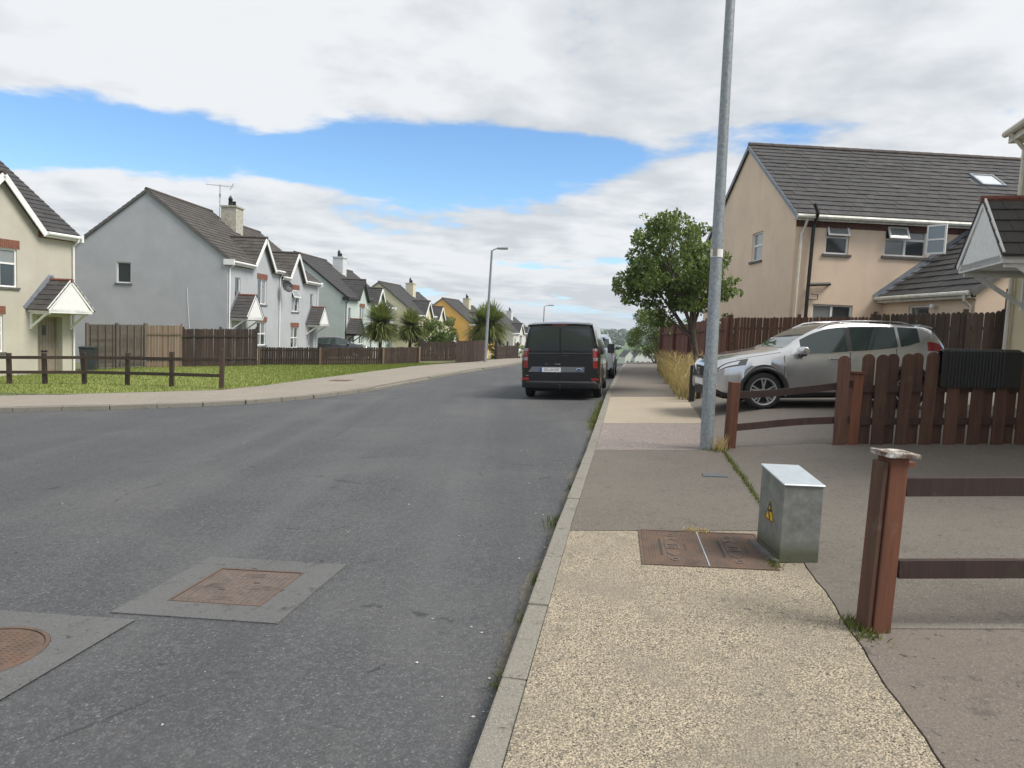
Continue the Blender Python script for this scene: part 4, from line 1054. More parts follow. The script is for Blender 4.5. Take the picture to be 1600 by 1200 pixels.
# ------------------------------------------------------------------ cabinet, covers, bin
def cabinet():
    x, y = 2.055, 5.13; e = empty('utility_cabinet', (x, y, H(x, y) + .1), R(1)); tag(e, 'small galvanised utility cabinet with sloping top and yellow warning sign', 'cabinet')
    w, d, zf, zb_ = .138, .222, .545, .60
    mb = MB(); mb.prism([(-w, -d, 0), (-w, d, 0), (-w, d, zb_), (-w, -d, zf)], (2 * w, 0, 0)); o = mb.build('body', M['cabinet'], e); bevel(o, .006, 2)
    mb = MB(); mb.prism([(-w - .008, -d - .012, zf + .002), (-w - .008, d + .012, zb_ + .003), (-w - .008, d + .012, zb_ + .016), (-w - .008, -d - .012, zf + .015)], (2 * w + .016, 0, 0)); o = mb.build('lid', M['lid'], e); bevel(o, .004, 1)
    mb = MB(); mb.box(-w - .05, -w - .006, -d - .02, d + .03, -.01, .022); mb.build('base_rail', M['sill_dark'], e)
    mb = MB(); mb.box(-w - .004, -w - .001, -.19, .19, .05, .052); mb.build('door_seam', M['black'], e)
    sg = MB(); sg.prism([(-w - .003, .09, .24), (-w - .003, -.09, .24), (-w - .003, .0, .39)], (.0015, 0, 0)); s_ = sg.build('warning_sign', M['yellow'], e)
    bl = MB()
    for a, b in (((.0, .36), (-.03, .31)), ((-.03, .315), (.025, .315)), ((.025, .312), (-.012, .255))):
        bl.bar((-w - .0045, a[0], a[1]), (-w - .0045, b[0], b[1]), .0012, .016, (0, .3, 1))
    bl.build('lightning_mark', M['black'], s_)
    bl = MB()
    for a, b in (((.078, .247), (-.078, .247)), ((.082, .247), (.0, .38)), ((-.082, .247), (0, .38))): bl.bar((-w - .0045, a[0], a[1]), (-w - .0045, b[0], b[1]), .0012, .007, (0, .3, 1))
    bl.build('sign_border', M['black'], s_)
M['lid'] = plain('pale galvanised lid', (.43, .48, .51), .4, metal=.3, var=.08, vscale=12)
M['yellow'] = plain('yellow sign', (.62, .38, .02), .5, var=.12, vscale=40)
cabinet()
def tread(mb, x0, x1, y0, y1, z, nx, ny, hgt=.004, skip=None):
    dx, dy = (x1 - x0) / nx, (y1 - y0) / ny
    for i in range(nx):
        for j in range(ny):
            if skip and skip(x0 + (i + .5) * dx, y0 + (j + .5) * dy): continue
            a, b = x0 + (i + .18) * dx, x0 + (i + .82) * dx; c, d = y0 + (j + .25) * dy, y0 + (j + .75) * dy
            mb.add([(a,c,z),(b,c,z),(b,d,z),(a,d,z),(a+.003,c+.003,z+hgt),(b-.003,c+.003,z+hgt),(b-.003,d-.003,z+hgt),(a+.003,d-.003,z+hgt)], [(4,5,6,7),(0,1,5,4),(1,2,6,5),(2,3,7,6),(3,0,4,7)])
def on_ground(o, x, y, dz, rz):
    ax, ay = slope_x(x, y), slope_y(x, y)
    m = Matrix.Rotation(-ax, 4, 'Y') @ Matrix.Rotation(ay, 4, 'X') @ Matrix.Rotation(rz, 4, 'Z')
    o.matrix_world = Matrix.Translation((x, y, H(x, y) + dz)) @ m
    return o
def pavement_cover():
    e = empty('pavement_cover'); tag(e, 'rusty double pavement cover with raised lettering beside the cabinet', 'manhole cover')
    on_ground(e, 1.475, 5.24, .101, R(-8))
    fr = MB(); W2, D2 = .46, .44
    for a in ((-W2, W2, -D2, -D2 + .02), (-W2, W2, D2 - .02, D2), (-W2, -W2 + .02, -D2 + .02, D2 - .02), (W2 - .02, W2, -D2 + .02, D2 - .02)): fr.box(*a, -.03, .007)
    fr.build('frame', M['rust'], e)
    for s in (-1, 1):
        x0, x1 = (-W2 + .024, -.006) if s < 0 else (.006, W2 - .024)
        mb = MB(); mb.box(x0, x1, -D2 + .024, D2 - .024, -.02, .003)
        xm = (x0 + x1) / 2
        tread(mb, x0 + .01, x1 - .01, -D2 + .035, D2 - .035, .003, 20, 38, .0035, skip=lambda X, Y, xm=xm: abs(X - xm + .0) < .035 and abs(Y) < .34 or abs(X - xm + .085) < .014 and abs(Y) < .22)
        l = mb.build('cover_plate', M['rust'], e)
        g = MB(); g.box(xm - .098, xm - .078, -.21, .2, .0032, .0045); g.box(xm + .085, xm + .10, -.10, .08, .0032, .0045); g.build('lifting_slot', M['joint'], l)
        for yy in (-.30, .30):
            mk = MB(); mk.lathe([(.020, .003), (.020, .008), (.034, .008), (.034, .003)], 14, 'z', (xm, yy, 0)); mk.build('raised_letter', M['rust_pink'], l)
        for yy, sg in ((.19, 1), (-.19, -1)):
            mk = MB(); mk.prism([(xm - .055, yy - .034 * sg, .003), (xm, yy + .034 * sg, .003), (xm + .055, yy - .034 * sg, .003), (xm + .035, yy - .034 * sg, .003), (xm, yy + .012 * sg, .003), (xm - .035, yy - .034 * sg, .003)], (0, 0, .005)); mk.build('raised_letter', M['rust_pink'], l)
        mk = MB(); o_ = [(-.05, -.055), (.05, -.055), (.05, .055), (-.05, .055)]
        mk.add([(xm + x_ * f, y_ * f, z_) for f in (1, .78) for z_ in (.003, .009) for x_, y_ in o_], [(4+k, 4+(k+1)%4, 12+(k+1)%4, 12+k) for k in range(4)] + [(k, (k+1)%4, 4+(k+1)%4, 4+k) for k in range(4)] + [(8+k, 12+k, 12+(k+1)%4, 8+(k+1)%4) for k in range(4)]); mk.build('raised_letter', M['rust_pink'], l)
        tx = text_mesh('B', .075, M['rust_pink'], .003, l, 'raised_letter'); tx.location = (xm, 0, .004); tx.rotation_euler = (0, 0, R(90))
    st = MB(); st.box(-.004, .004, -D2 + .02, D2 - .02, .0, .008); st.build('centre_strip', M['lid'], e)
pavement_cover()
def square_cover():
    e = empty('road_cover'); tag(e, 'square cast-iron road cover in a grey concrete collar', 'manhole cover'); on_ground(e, -1.765, 4.68, .003, R(-8.5)); e.scale = (1.06, 1.06, 1)
    c = MB(); a, b = .51, .30
    for q in ((-a, a, b, a), (-a, a, -a, -b), (-a, -b, -b, b), (b, a, -b, b)): c.box(*q, -.05, .006)
    c.build('collar', M['collar'], e)
    f = MB()
    for q in ((-.298, .298, .283, .298), (-.298, .298, -.298, -.283), (-.298, -.283, -.283, .283), (.283, .298, -.283, .283)): f.box(*q, -.05, .008)
    f.build('frame', M['rust'], e)
    m = MB(); m.box(-.279, .279, -.279, .279, -.03, .003)
    flat = lambda X, Y: (abs(X) < .10 and abs(abs(Y) - .2) < .05) or (abs(Y) < .06 and abs(abs(X) - .15) < .09) or abs(abs(X) - abs(Y)) < .012
    tread(m, -.27, .27, -.27, .27, .003, 16, 26, .004, flat); l = m.build('cover_plate', M['rust_pink'], e)
    for sx_, sy_, w_, h_ in ((0, .2, .085, .035), (0, -.2, .085, .035), (.15, 0, .08, .045), (-.15, 0, .08, .045)):
        p = MB(); p.box(sx_ - w_, sx_ + w_, sy_ - h_, sy_ + h_, .003, .0055)
        for k in range(3): p.box(sx_ - w_ * .8, sx_ + w_ * .8, sy_ - h_ * .6 + k * h_ * .5, sy_ - h_ * .6 + k * h_ * .5 + .006, .0054, .0075)
        p.build('raised_panel', M['rust_pink'], l)
    k = MB(); k.box(.06, .10, .06, .08, .003, .0045); k.box(-.10, -.06, -.08, -.06, .003, .0045); k.build('key_hole', M['joint'], l)
square_cover()
def round_cover():
    e = empty('road_cover'); tag(e, 'round rusty road cover in a square concrete collar', 'manhole cover'); on_ground(e, -2.79, 3.65, .003, R(-8.5)); e.scale = (1.06, 1.06, 1)
    n = 40; a = .52; c = MB(); P = []; Q = []
    for k in range(n):
        t = 2 * math.pi * k / n; ct, st = math.cos(t), math.sin(t); mx_ = max(abs(ct), abs(st))
        P.append((.335 * ct, .335 * st, .006)); Q.append((a * ct / mx_, a * st / mx_, .006))
    c.add(P + Q, [(k, n + k, n + (k + 1) % n, (k + 1) % n) for k in range(n)]); c.build('collar', M['collar'], e)
    f = MB(); f.lathe([(.333, -.03), (.333, .008), (.312, .008), (.312, -.03)], 40); f.build('frame', M['rust'], e)
    m = MB(); m.lathe([(.001, .003), (.308, .003), (.308, -.03)], 40)
    tread(m, -.30, .30, -.30, .30, .003, 14, 24, .005, lambda X, Y: X * X + Y * Y > .285 ** 2 or (abs(X + .02) < .1 and abs(Y - .13) < .025)); m.build('cover_plate', M['rust'], e)
round_cover()
M['collar_blue'] = plain('worn blue-grey cover', (.095, .105, .115), .7, var=.25, vscale=20)
def small_cover(x, y, w, d, dz, label, mat, rz=R(-9)):
    e = MB(); e.box(-w, w, -d, d, -.02, .006); e.box(-w * .85, w * .85, -d * .8, d * .8, .006, .008)
    o = e.build('service_cover', M[mat]); on_ground(o, x, y, dz, rz); tag(o, label, 'manhole cover')
small_cover(2.32, 7.95, .13, .085, .102, 'small blue-grey service cover in the brown pavement', 'collar_blue')
small_cover(-5.55, 23.2, .32, .28, .098, 'dark service cover in the pavement beside the lawn', 'rust')
def bin_():
    x, y = -17.05, 28.75; e = empty('wheelie_bin', (x, y, H(x, y) + .06), R(20)); tag(e, 'dark wheeled bin behind the beige house corner', 'bin')
    mb = MB(); mb.add([(-.22,-.26,.05),(.22,-.26,.05),(.22,.24,.05),(-.22,.24,.05),(-.28,-.34,.95),(.28,-.34,.95),(.28,.30,.95),(-.28,.30,.95)], [(0,3,2,1),(0,1,5,4),(1,2,6,5),(2,3,7,6),(3,0,4,7)]); mb.build('body', M['bin'], e)
    mb = MB(); mb.box(-.30, .30, -.37, .34, .952, 1.0); bevel(mb.build('lid', M['bin'], e), .015, 2)
    for s in (-.2, .2):
        w = MB(); w.lathe([(.001, -.025), (.10, -.025), (.10, .025), (.001, .025)], 14, 'x', (s, .27, .10)); w.build('wheel', M['black'], e)
M['bin'] = plain('dark grey bin plastic', (.035, .04, .045), .5)
bin_()

# ------------------------------------------------------------------ vehicles
def crom(pts, x):
    xs = [p[0] for p in pts]
    if x <= xs[0]: return pts[0][1]
    if x >= xs[-1]: return pts[-1][1]
    i = max(k for k in range(len(xs)) if xs[k] <= x); i = min(i, len(xs) - 2)
    x0, x1 = xs[i], xs[i+1]; t = (x - x0) / (x1 - x0); y0, y1 = pts[i][1], pts[i+1][1]
    def sl(k):
        if k <= 0 or k >= len(xs) - 1: return (pts[min(k+1, len(xs)-1)][1] - pts[max(k-1, 0)][1]) / (xs[min(k+1, len(xs)-1)] - xs[max(k-1, 0)])
        a = (pts[k][1] - pts[k-1][1]) / (xs[k] - xs[k-1]); b = (pts[k+1][1] - pts[k][1]) / (xs[k+1] - xs[k])
        return 0 if a * b <= 0 else 2 * a * b / (a + b)
    m0, m1 = sl(i) * (x1 - x0), sl(i+1) * (x1 - x0)
    return (2*t**3-3*t*t+1)*y0 + (t**3-2*t*t+t)*m0 + (-2*t**3+3*t*t)*y1 + (t**3-t*t)*m1
class Car:
    LV = 9
    def __init__(s, L, W, top, belt, plan, wheels, Rt, Ra, wr, sill=.24, lv=(.93,.975,.990,.972,.988,.942), pw=.93):
        s.L, s.W, s.top, s.belt, s.plan, s.wheels, s.Rt, s.Ra, s.wr, s.sill, s.lv, s.pw = L, W, top, belt, plan, wheels, Rt, Ra, wr, sill, lv, pw
        s.hmax = max(p[1] for p in top)
    def sec(s, x):
        tp = crom(s.top, x); be = min(crom(s.belt, x), tp - .05); w = s.W * crom(s.plan, x)
        zb = s.sill + .10 * ss((.25 - x) / .25) + .10 * ss((x - s.L + .3) / .3)
        for xw in s.wheels:
            d = abs(x - xw)
            if d < s.Ra: zb = max(zb, s.Rt + math.sqrt(max(0, s.Ra ** 2 - d * d)))
        zs = [zb, zb + .08, .42, .62, (.62 + be) / 2 + .04, be]
        for i in range(1, 6): zs[i] = max(zs[i], zs[i-1] + .004)
        be = max(be, zs[5]); zs[5] = be; tp = max(tp, be + .03)
        k = min(1, max(0, (tp - be) / max(.1, s.hmax - crom(s.belt, s.L * .55))))
        ye = s.lv[5] + (s.wr - s.lv[5]) * k
        P = [(w * f, z) for f, z in zip(s.lv, zs)]
        P += [(w * ye, be + (tp - be) * .84), (w * ye * s.pw, be + (tp - be) * .965), (0, tp)]
        return P
    def S(s, x, t, side):
        P = s.sec(x); i = min(int(t), 7); f = t - i
        y = P[i][0] + (P[i+1][0] - P[i][0]) * f; z = P[i][1] + (P[i+1][1] - P[i][1]) * f
        return Vector((x - s.L / 2, side * y, z))
    def body(s, parent, paint, glass, side_w, screen, rear, extra=()):
        xs = set(np.linspace(0, s.L, 64)) | {0.03, 0.06, s.L - .03, s.L - .06}
        for xw in s.wheels: xs |= set(xw + s.Ra * math.cos(a) for a in np.linspace(0, math.pi, 19))
        for a, b in list(side_w) + [screen, rear]: xs |= {a, b}
        xs |= set(extra); xs = sorted(x for x in xs if 0 <= x <= s.L)
        xs = [x for i, x in enumerate(xs) if i == 0 or x - xs[i-1] > .002]
        sec = [s.sec(x) for x in xs]; mp = MB(); mg = {}
        def vert(i, j, sd): return (xs[i] - s.L / 2, sd * sec[i][j][0], sec[i][j][1])
        V = [vert(i, j, sd) for i in range(len(xs)) for sd in (1, -1) for j in range(9)]
        idx = lambda i, sd, j: i * 18 + (0 if sd > 0 else 9) + j
        pf = []; gf = {'side': [], 'screen': [], 'rear': []}
        for i in range(len(xs) - 1):
            xm = (xs[i] + xs[i+1]) / 2
            for sd in (1, -1):
                for j in range(8):
                    f = (idx(i, sd, j), idx(i+1, sd, j), idx(i+1, sd, j+1), idx(i, sd, j+1)); f = f if sd < 0 else f[::-1]
                    if j == 5 and any(a < xm < b for a, b in side_w): gf['side'].append((sd, [k for k, (a, b) in enumerate(side_w) if a < xm < b][0], f))
                    elif j == 7 and screen[0] < xm < screen[1]: gf['screen'].append((0, 0, f))
                    elif j == 7 and rear[0] < xm < rear[1]: gf['rear'].append((0, 0, f))
                    else: pf.append(f)
        for i in (0, len(xs) - 1):
            f = [idx(i, 1, j) for j in range(9)] + [idx(i, -1, j) for j in range(7, -1, -1)]; pf.append(tuple(f))
        def part(name, faces, mat, sm):
            used = sorted(set(k for f in faces for k in f)); mpp = {k: i for i, k in enumerate(used)}
            mb = MB(); mb.add([V[k] for k in used], [tuple(mpp[k] for k in f) for f in faces])
            o = mb.build(name, mat, parent)
            bm = bmesh.new(); bm.from_mesh(o.data); bmesh.ops.remove_doubles(bm, verts=bm.verts, dist=1e-4); bmesh.ops.recalc_face_normals(bm, faces=bm.faces); bm.to_mesh(o.data); bm.free()
            o.data.polygons.foreach_set('use_smooth', [True] * len(o.data.polygons)); o.data.set_sharp_from_angle(angle=R(sm)); return o
        part('body', pf, paint, 38)
        groups = {}
        for key in gf:
            for sd, k, f in gf[key]: groups.setdefault((key, sd, k), []).append(f)
        for (key, sd, k), fs_ in groups.items(): part({'side': 'side_window', 'screen': 'windscreen', 'rear': 'rear_window'}[key], fs_, glass, 60)
    def patch(s, parent, name, mat, x0, x1, t0, t1, sides=(1, -1), off=.004, nx=6, nt=3, skew=0., thick=.0):
        """a panel lying on the body surface between two stations and two levels"""
        for sd in sides:
            mb = MB(); P = []
            for i in range(nx + 1):
                for j in range(nt + 1):
                    t = t0 + (t1 - t0) * j / nt; x = x0 + (x1 - x0) * i / nx + skew * (j / nt)
                    x = min(max(x, .0), s.L)
                    p = s.S(x, t, sd); a = s.S(min(x + .02, s.L), t, sd) - s.S(max(x - .02, 0), t, sd); b = s.S(x, min(t + .1, 8), sd) - s.S(x, max(t - .1, 0), sd)
                    n = a.cross(b)
                    n = n.normalized() if n.length > 1e-9 else Vector((0, sd, 0))
                    if n.y * sd < 0 and abs(n.y) > .1 or (abs(n.y) <= .1 and n.z < 0): n = -n
                    P.append(tuple(p + n * off))
            w = nt + 1; mb.add(P, [(i*w+j, (i+1)*w+j, (i+1)*w+j+1, i*w+j+1) for i in range(nx) for j in range(nt)])
            mb.build(name, mat, parent, smooth=50)
    def wheels_(s, parent, rim_mat, tyre_w=.21, rim=.248, spokes=5):
        for xw in s.wheels:
            for sd in (1, -1):
                yo = sd * (s.W - .015); yi = yo - sd * tyre_w
                t = MB(); r = s.Rt
                t.lathe([(rim, yo - sd*.01), (r*.82, yo), (r*.95, yo - sd*.012), (r, yo - sd*.045), (r, yi + sd*.045), (r*.95, yi), (rim, yi)], 36, 'y', (xw - s.L/2, 0, r))
                tw = t.build('wheel', M['tyre'], parent, smooth=50)
                g = MB(); g.lathe([(rim + .004, yo - sd*.006), (rim - .018, yo - sd*.012), (rim - .03, yo - sd*.06), (rim - .03, yi)], 36, 'y', (xw - s.L/2, 0, r))
                g.lathe([(.001, yo - sd*.018), (.05, yo - sd*.02), (.06, yo - sd*.04)], 16, 'y', (xw - s.L/2, 0, r))
                for k in range(spokes):
                    for dd in (-.16, .16):
                        a = 2 * math.pi * k / spokes + .3; c = Vector((xw - s.L/2, 0, r))
                        p0 = c + Vector((.045 * math.cos(a), yo - sd*.028, .045 * math.sin(a))); p1 = c + Vector(((rim - .012) * math.cos(a + dd), yo - sd*.02, (rim - .012) * math.sin(a + dd)))
                        g.bar(p0, p1, .024, .03, (0, 1, 0))
                g.build('rim', rim_mat, tw, smooth=40)
                bk = MB(); bk.lathe([(.001, yo - sd*.10), (rim - .035, yo - sd*.10)], 24, 'y', (xw - s.L/2, 0, r)); bk.build('brake_disc', M['tyre'], tw)
    def arches(s, parent, mat, w=.055):
        for xw in s.wheels:
            for sd in (1, -1):
                mb = MB(); P = []; n = 22
                for k in range(n + 1):
                    a = math.pi * (-.04 + 1.08 * k / n)
                    for rr in (s.Ra - .012, s.Ra + w):
                        x = xw + rr * math.cos(a); z = s.Rt + rr * math.sin(a); yy = s.W * crom(s.plan, x) * 1.0 + .006
                        P.append((x - s.L / 2, sd * yy, max(z, s.sill - .02)))
                mb.add(P, [(2*k, 2*k+2, 2*k+3, 2*k+1) for k in range(n)]); o = mb.build('arch_trim', mat, parent, smooth=50)
                sm = o.modifiers.new('t', 'SOLIDIFY'); sm.thickness = .02; sm.offset = 0
    def under(s, parent):
        mb = MB(); mb.box(-s.L/2 + .25, s.L/2 - .25, -s.W + .24, s.W - .24, .20, .62); mb.build('underbody', M['under'], parent)
def paint_mat(name, col, metal=.0, rough=.28, coat=1.0):
    m, t, b = new_mat(name); b.inputs['Base Color'].default_value = col + (1,); b.inputs['Metallic'].default_value = metal; b.inputs['Roughness'].default_value = rough
    b.inputs['Coat Weight'].default_value = coat; b.inputs['Coat Roughness'].default_value = .05
    return m
M['silver'] = paint_mat('silver car paint', (.60, .605, .61), .75, .24)
M['vanblack'] = paint_mat('black van paint', (.005, .005, .007), .0, .14, .8)
M['darkgrey'] = paint_mat('dark grey car paint', (.045, .047, .055), .4, .3)
M['whitecar'] = paint_mat('white car paint', (.70, .71, .72), .0, .3)
M['bluecar'] = paint_mat('pale blue grey paint', (.36, .41, .47), .4, .3)
M['redcar'] = paint_mat('red car paint', (.42, .03, .02), .0, .3)
M['tyre'] = plain('tyre rubber', (.014, .014, .014), .8)
M['under'] = plain('underbody black', (.008, .008, .008), .9)
M['trim'] = plain('black exterior trim', (.018, .018, .019), .55)
M['alloy'] = plain('alloy wheel', (.52, .53, .54), .35, metal=.7)
M['carglass'] = pane_mat('car glass', (.028, .045, .042), .04)
M['darkglass'] = pane_mat('tinted van glass', (.026, .030, .036), .05)
M['lamp_clear'] = plain('clear lamp', (.55, .57, .60), .08, metal=.3, coat=1.)
M['lamp_smoke'] = plain('dark lamp housing', (.05, .052, .055), .1, coat=1.)
M['lamp_dim'] = plain('smoked clear lamp', (.26, .25, .26), .15, coat=1.)
M['lamp_red'] = plain('red lamp', (.24, .012, .010), .15, coat=1.)
M['chrome'] = plain('chrome', (.62, .62, .63), .12, metal=.9)
M['plate_white'] = plain('number plate white', (.72, .73, .72), .5)
M['plate_blue'] = plain('number plate blue', (.015, .06, .30), .5)
M['greyplate'] = plain('grey panel', (.13, .14, .15), .5)
def put(e, x, y, heading, dz=0., zf=None):
    """stand a vehicle on the ground; heading = unit vector its nose points along"""
    h = Vector((heading[0], heading[1], 0)).normalized(); g = (lambda a, b: H(a, b) + dz) if y < 140 else (lambda a, b: far_z(a, b) + dz)
    f = Vector((h.x, h.y, (g(x + h.x * 1.3, y + h.y * 1.3) - g(x - h.x * 1.3, y - h.y * 1.3)) / 2.6)).normalized()
    sd = Vector((-h.y, h.x, 0)); sd = Vector((sd.x, sd.y, (g(x + sd.x * .8, y + sd.y * .8) - g(x - sd.x * .8, y - sd.y * .8)) / 1.6)).normalized()
    X = -f; Z = X.cross(-sd).normalized(); Y = Z.cross(X).normalized()
    zc = sum(g(x + h.x * a - h.y * b, y + h.y * a + h.x * b) for a in (-1.3, 1.3) for b in (-.8, .8)) / 4
    e.matrix_world = Matrix(((X.x, Y.x, Z.x, x), (X.y, Y.y, Z.y, y), (X.z, Y.z, Z.z, zc), (0, 0, 0, 1)))
def suv(name, label, paint, x, y, heading, dz=.1, detail=True, glass='carglass'):
    e = empty(name); tag(e, label, 'car', 'parked cars')
    c = Car(4.38, .90, [(0,.66),(.03,.80),(.12,.90),(.35,.97),(.8,1.045),(1.12,1.095),(1.28,1.13),(1.6,1.32),(1.95,1.495),(2.2,1.565),(2.6,1.60),(3.1,1.59),(3.55,1.555),(3.92,1.50),(4.05,1.45),(4.2,1.24),(4.32,1.06),(4.36,.98),(4.38,.90)],
            [(0,.60),(.3,.84),(.9,.95),(1.3,1.0),(2.2,1.045),(3.0,1.09),(3.5,1.15),(3.9,1.24),(4.1,1.22),(4.3,1.0),(4.38,.86)],
            [(0,.70),(.05,.80),(.15,.885),(.35,.955),(.7,.99),(1.2,1.0),(3.4,1.0),(3.9,.975),(4.2,.94),(4.33,.90),(4.38,.82)], (.93, 3.575), .345, .40, .70, .25)
    c.body(e, M[paint], M[glass], ((1.62, 2.47), (2.55, 3.38), (3.43, 3.78)), (1.30, 2.08), (4.06, 4.28))
    c.under(e); c.wheels_(e, M['alloy']); c.arches(e, M['trim'])
    c.patch(e, 'sill_trim', M['trim'], 1.36, 3.15, 0., .9, off=.006, nx=12)
    c.patch(e, 'front_bumper_trim', M['trim'], .02, .50, 0., .9, off=.006, nx=8)
    c.patch(e, 'rear_bumper_trim', M['trim'], 4.0, 4.36, 0., 1.1, off=.006, nx=8)
    c.patch(e, 'headlight', M['lamp_smoke'], .07, .60, 4.25, 5.35, off=.006, nx=10, skew=.06)
    c.patch(e, 'headlight_lens', M['lamp_clear'], .12, .46, 4.55, 5.15, off=.010, nx=8, skew=.05)
    c.patch(e, 'tail_light', M['lamp_red'], 3.92, 4.34, 4.35, 4.95, off=.007, nx=8)
    for x0 in (1.30, 2.50, 3.34): c.patch(e, 'door_seam', M['trim'], x0, x0 + .012, .9, 5.0, off=.0015, nx=1, nt=10)
    c.patch(e, 'bonnet_seam', M['trim'], .45, 1.25, 5.55, 5.62, off=.0015, nx=10, nt=1)
    c.patch(e, 'window_trim', M['chrome'], 1.42, 3.80, 4.93, 5.0, off=.006, nx=20, nt=1)
    c.patch(e, 'b_pillar', M['trim'], 2.465, 2.555, 5.02, 5.98, off=.003, nx=2, nt=3)
    for sd in (1, -1):
        for x0 in (2.22, 3.08):
            p = c.S(x0, 4.35, sd); mb = MB(); mb.box(-.10, .10, -.012, .012, -.016, .016); o = mb.build('door_handle', M[paint], e, loc=p + Vector((0, sd * .022, 0))); bevel(o, .008, 2)
        p = c.S(1.62, 5.0, sd); mb = MB()
        mb.lathe([(.001, -.12), (.06, -.115), (.085, -.07), (.092, .0), (.085, .07), (.05, .105), (.001, .11)], 14, 'y', (0, 0, 0)); o = mb.build('door_mirror', M[paint], e, loc=p + Vector((-.02, sd * .13, .07)), rot=(0, 0, sd * -.1), smooth=50); o.scale = (1.05, 1.0, .85)
        mb = MB(); mb.box(-.05, .05, -.09, .09, -.035, .0); mb.build('mirror_base', M['trim'], e, loc=p + Vector((-.01, sd * .06, .005)))
        q = [c.S(2.0 + 1.75 * k / 8, 6.9, sd) + Vector((0, 0, .045 if 0 < k < 8 else .0)) for k in range(9)]
        mb = MB(); mb.tube(q, .016, 6); mb.build('roof_rail', M['chrome'], e, smooth=50)
    # grille and plate on the nose
    zf = .72; mb = MB(); mb.box(-2.215, -2.17, -.42, .42, .60, .80); o = mb.build('grille', M['trim'], e); bevel(o, .02, 2)
    mb = MB(); mb.bar((-2.222, -.26, .80), (-2.225, -.08, .62), .012, .03, (1,0,0)); mb.bar((-2.222, .26, .80), (-2.225, .08, .62), .012, .03, (1,0,0)); mb.bar((-2.225, -.09, .625), (-2.225, .09, .625), .012, .03, (1, 0, 0)); mb.lathe([(.04, -.006), (.06, 0), (.06, .01)], 16, 'x', (-2.23, 0, .70)); mb.build('grille_badge', M['chrome'], e)
    mb = MB(); mb.box(-2.225, -2.20, -.30, .30, .26, .40); mb.build('lower_grille', M['trim'], e)
    mb = MB(); mb.box(-2.228, -2.21, -.26, .26, .44, .55); mb.build('number_plate', M['plate_white'], e)
    sp = MB(); sp.prism([(1.72, -.56, 1.515), (1.98, -.54, 1.47), (1.98, -.54, 1.495), (1.72, -.56, 1.55)], (0, 1.12, 0)) ; bevel(sp.build('spoiler', M[paint], e), .008, 2)
    put(e, x, y, heading, dz); return e
suv('parked_car', 'silver crossover car parked on the driveway behind the fences', 'silver', 5.88, 13.95, (-1, .0))
suv('parked_car', 'dark grey car half hidden behind the low picket fence', 'darkgrey', -12.6, 52.6, (1, .08), .07)
suv('parked_car', 'pale blue-grey car parked just ahead of the black van', 'bluecar', 3.08, 27.6, (.165, .986), 0.)
suv('parked_car', 'small red car far down the street', 'redcar', 75.5, 388, (-.9, .35), 0)

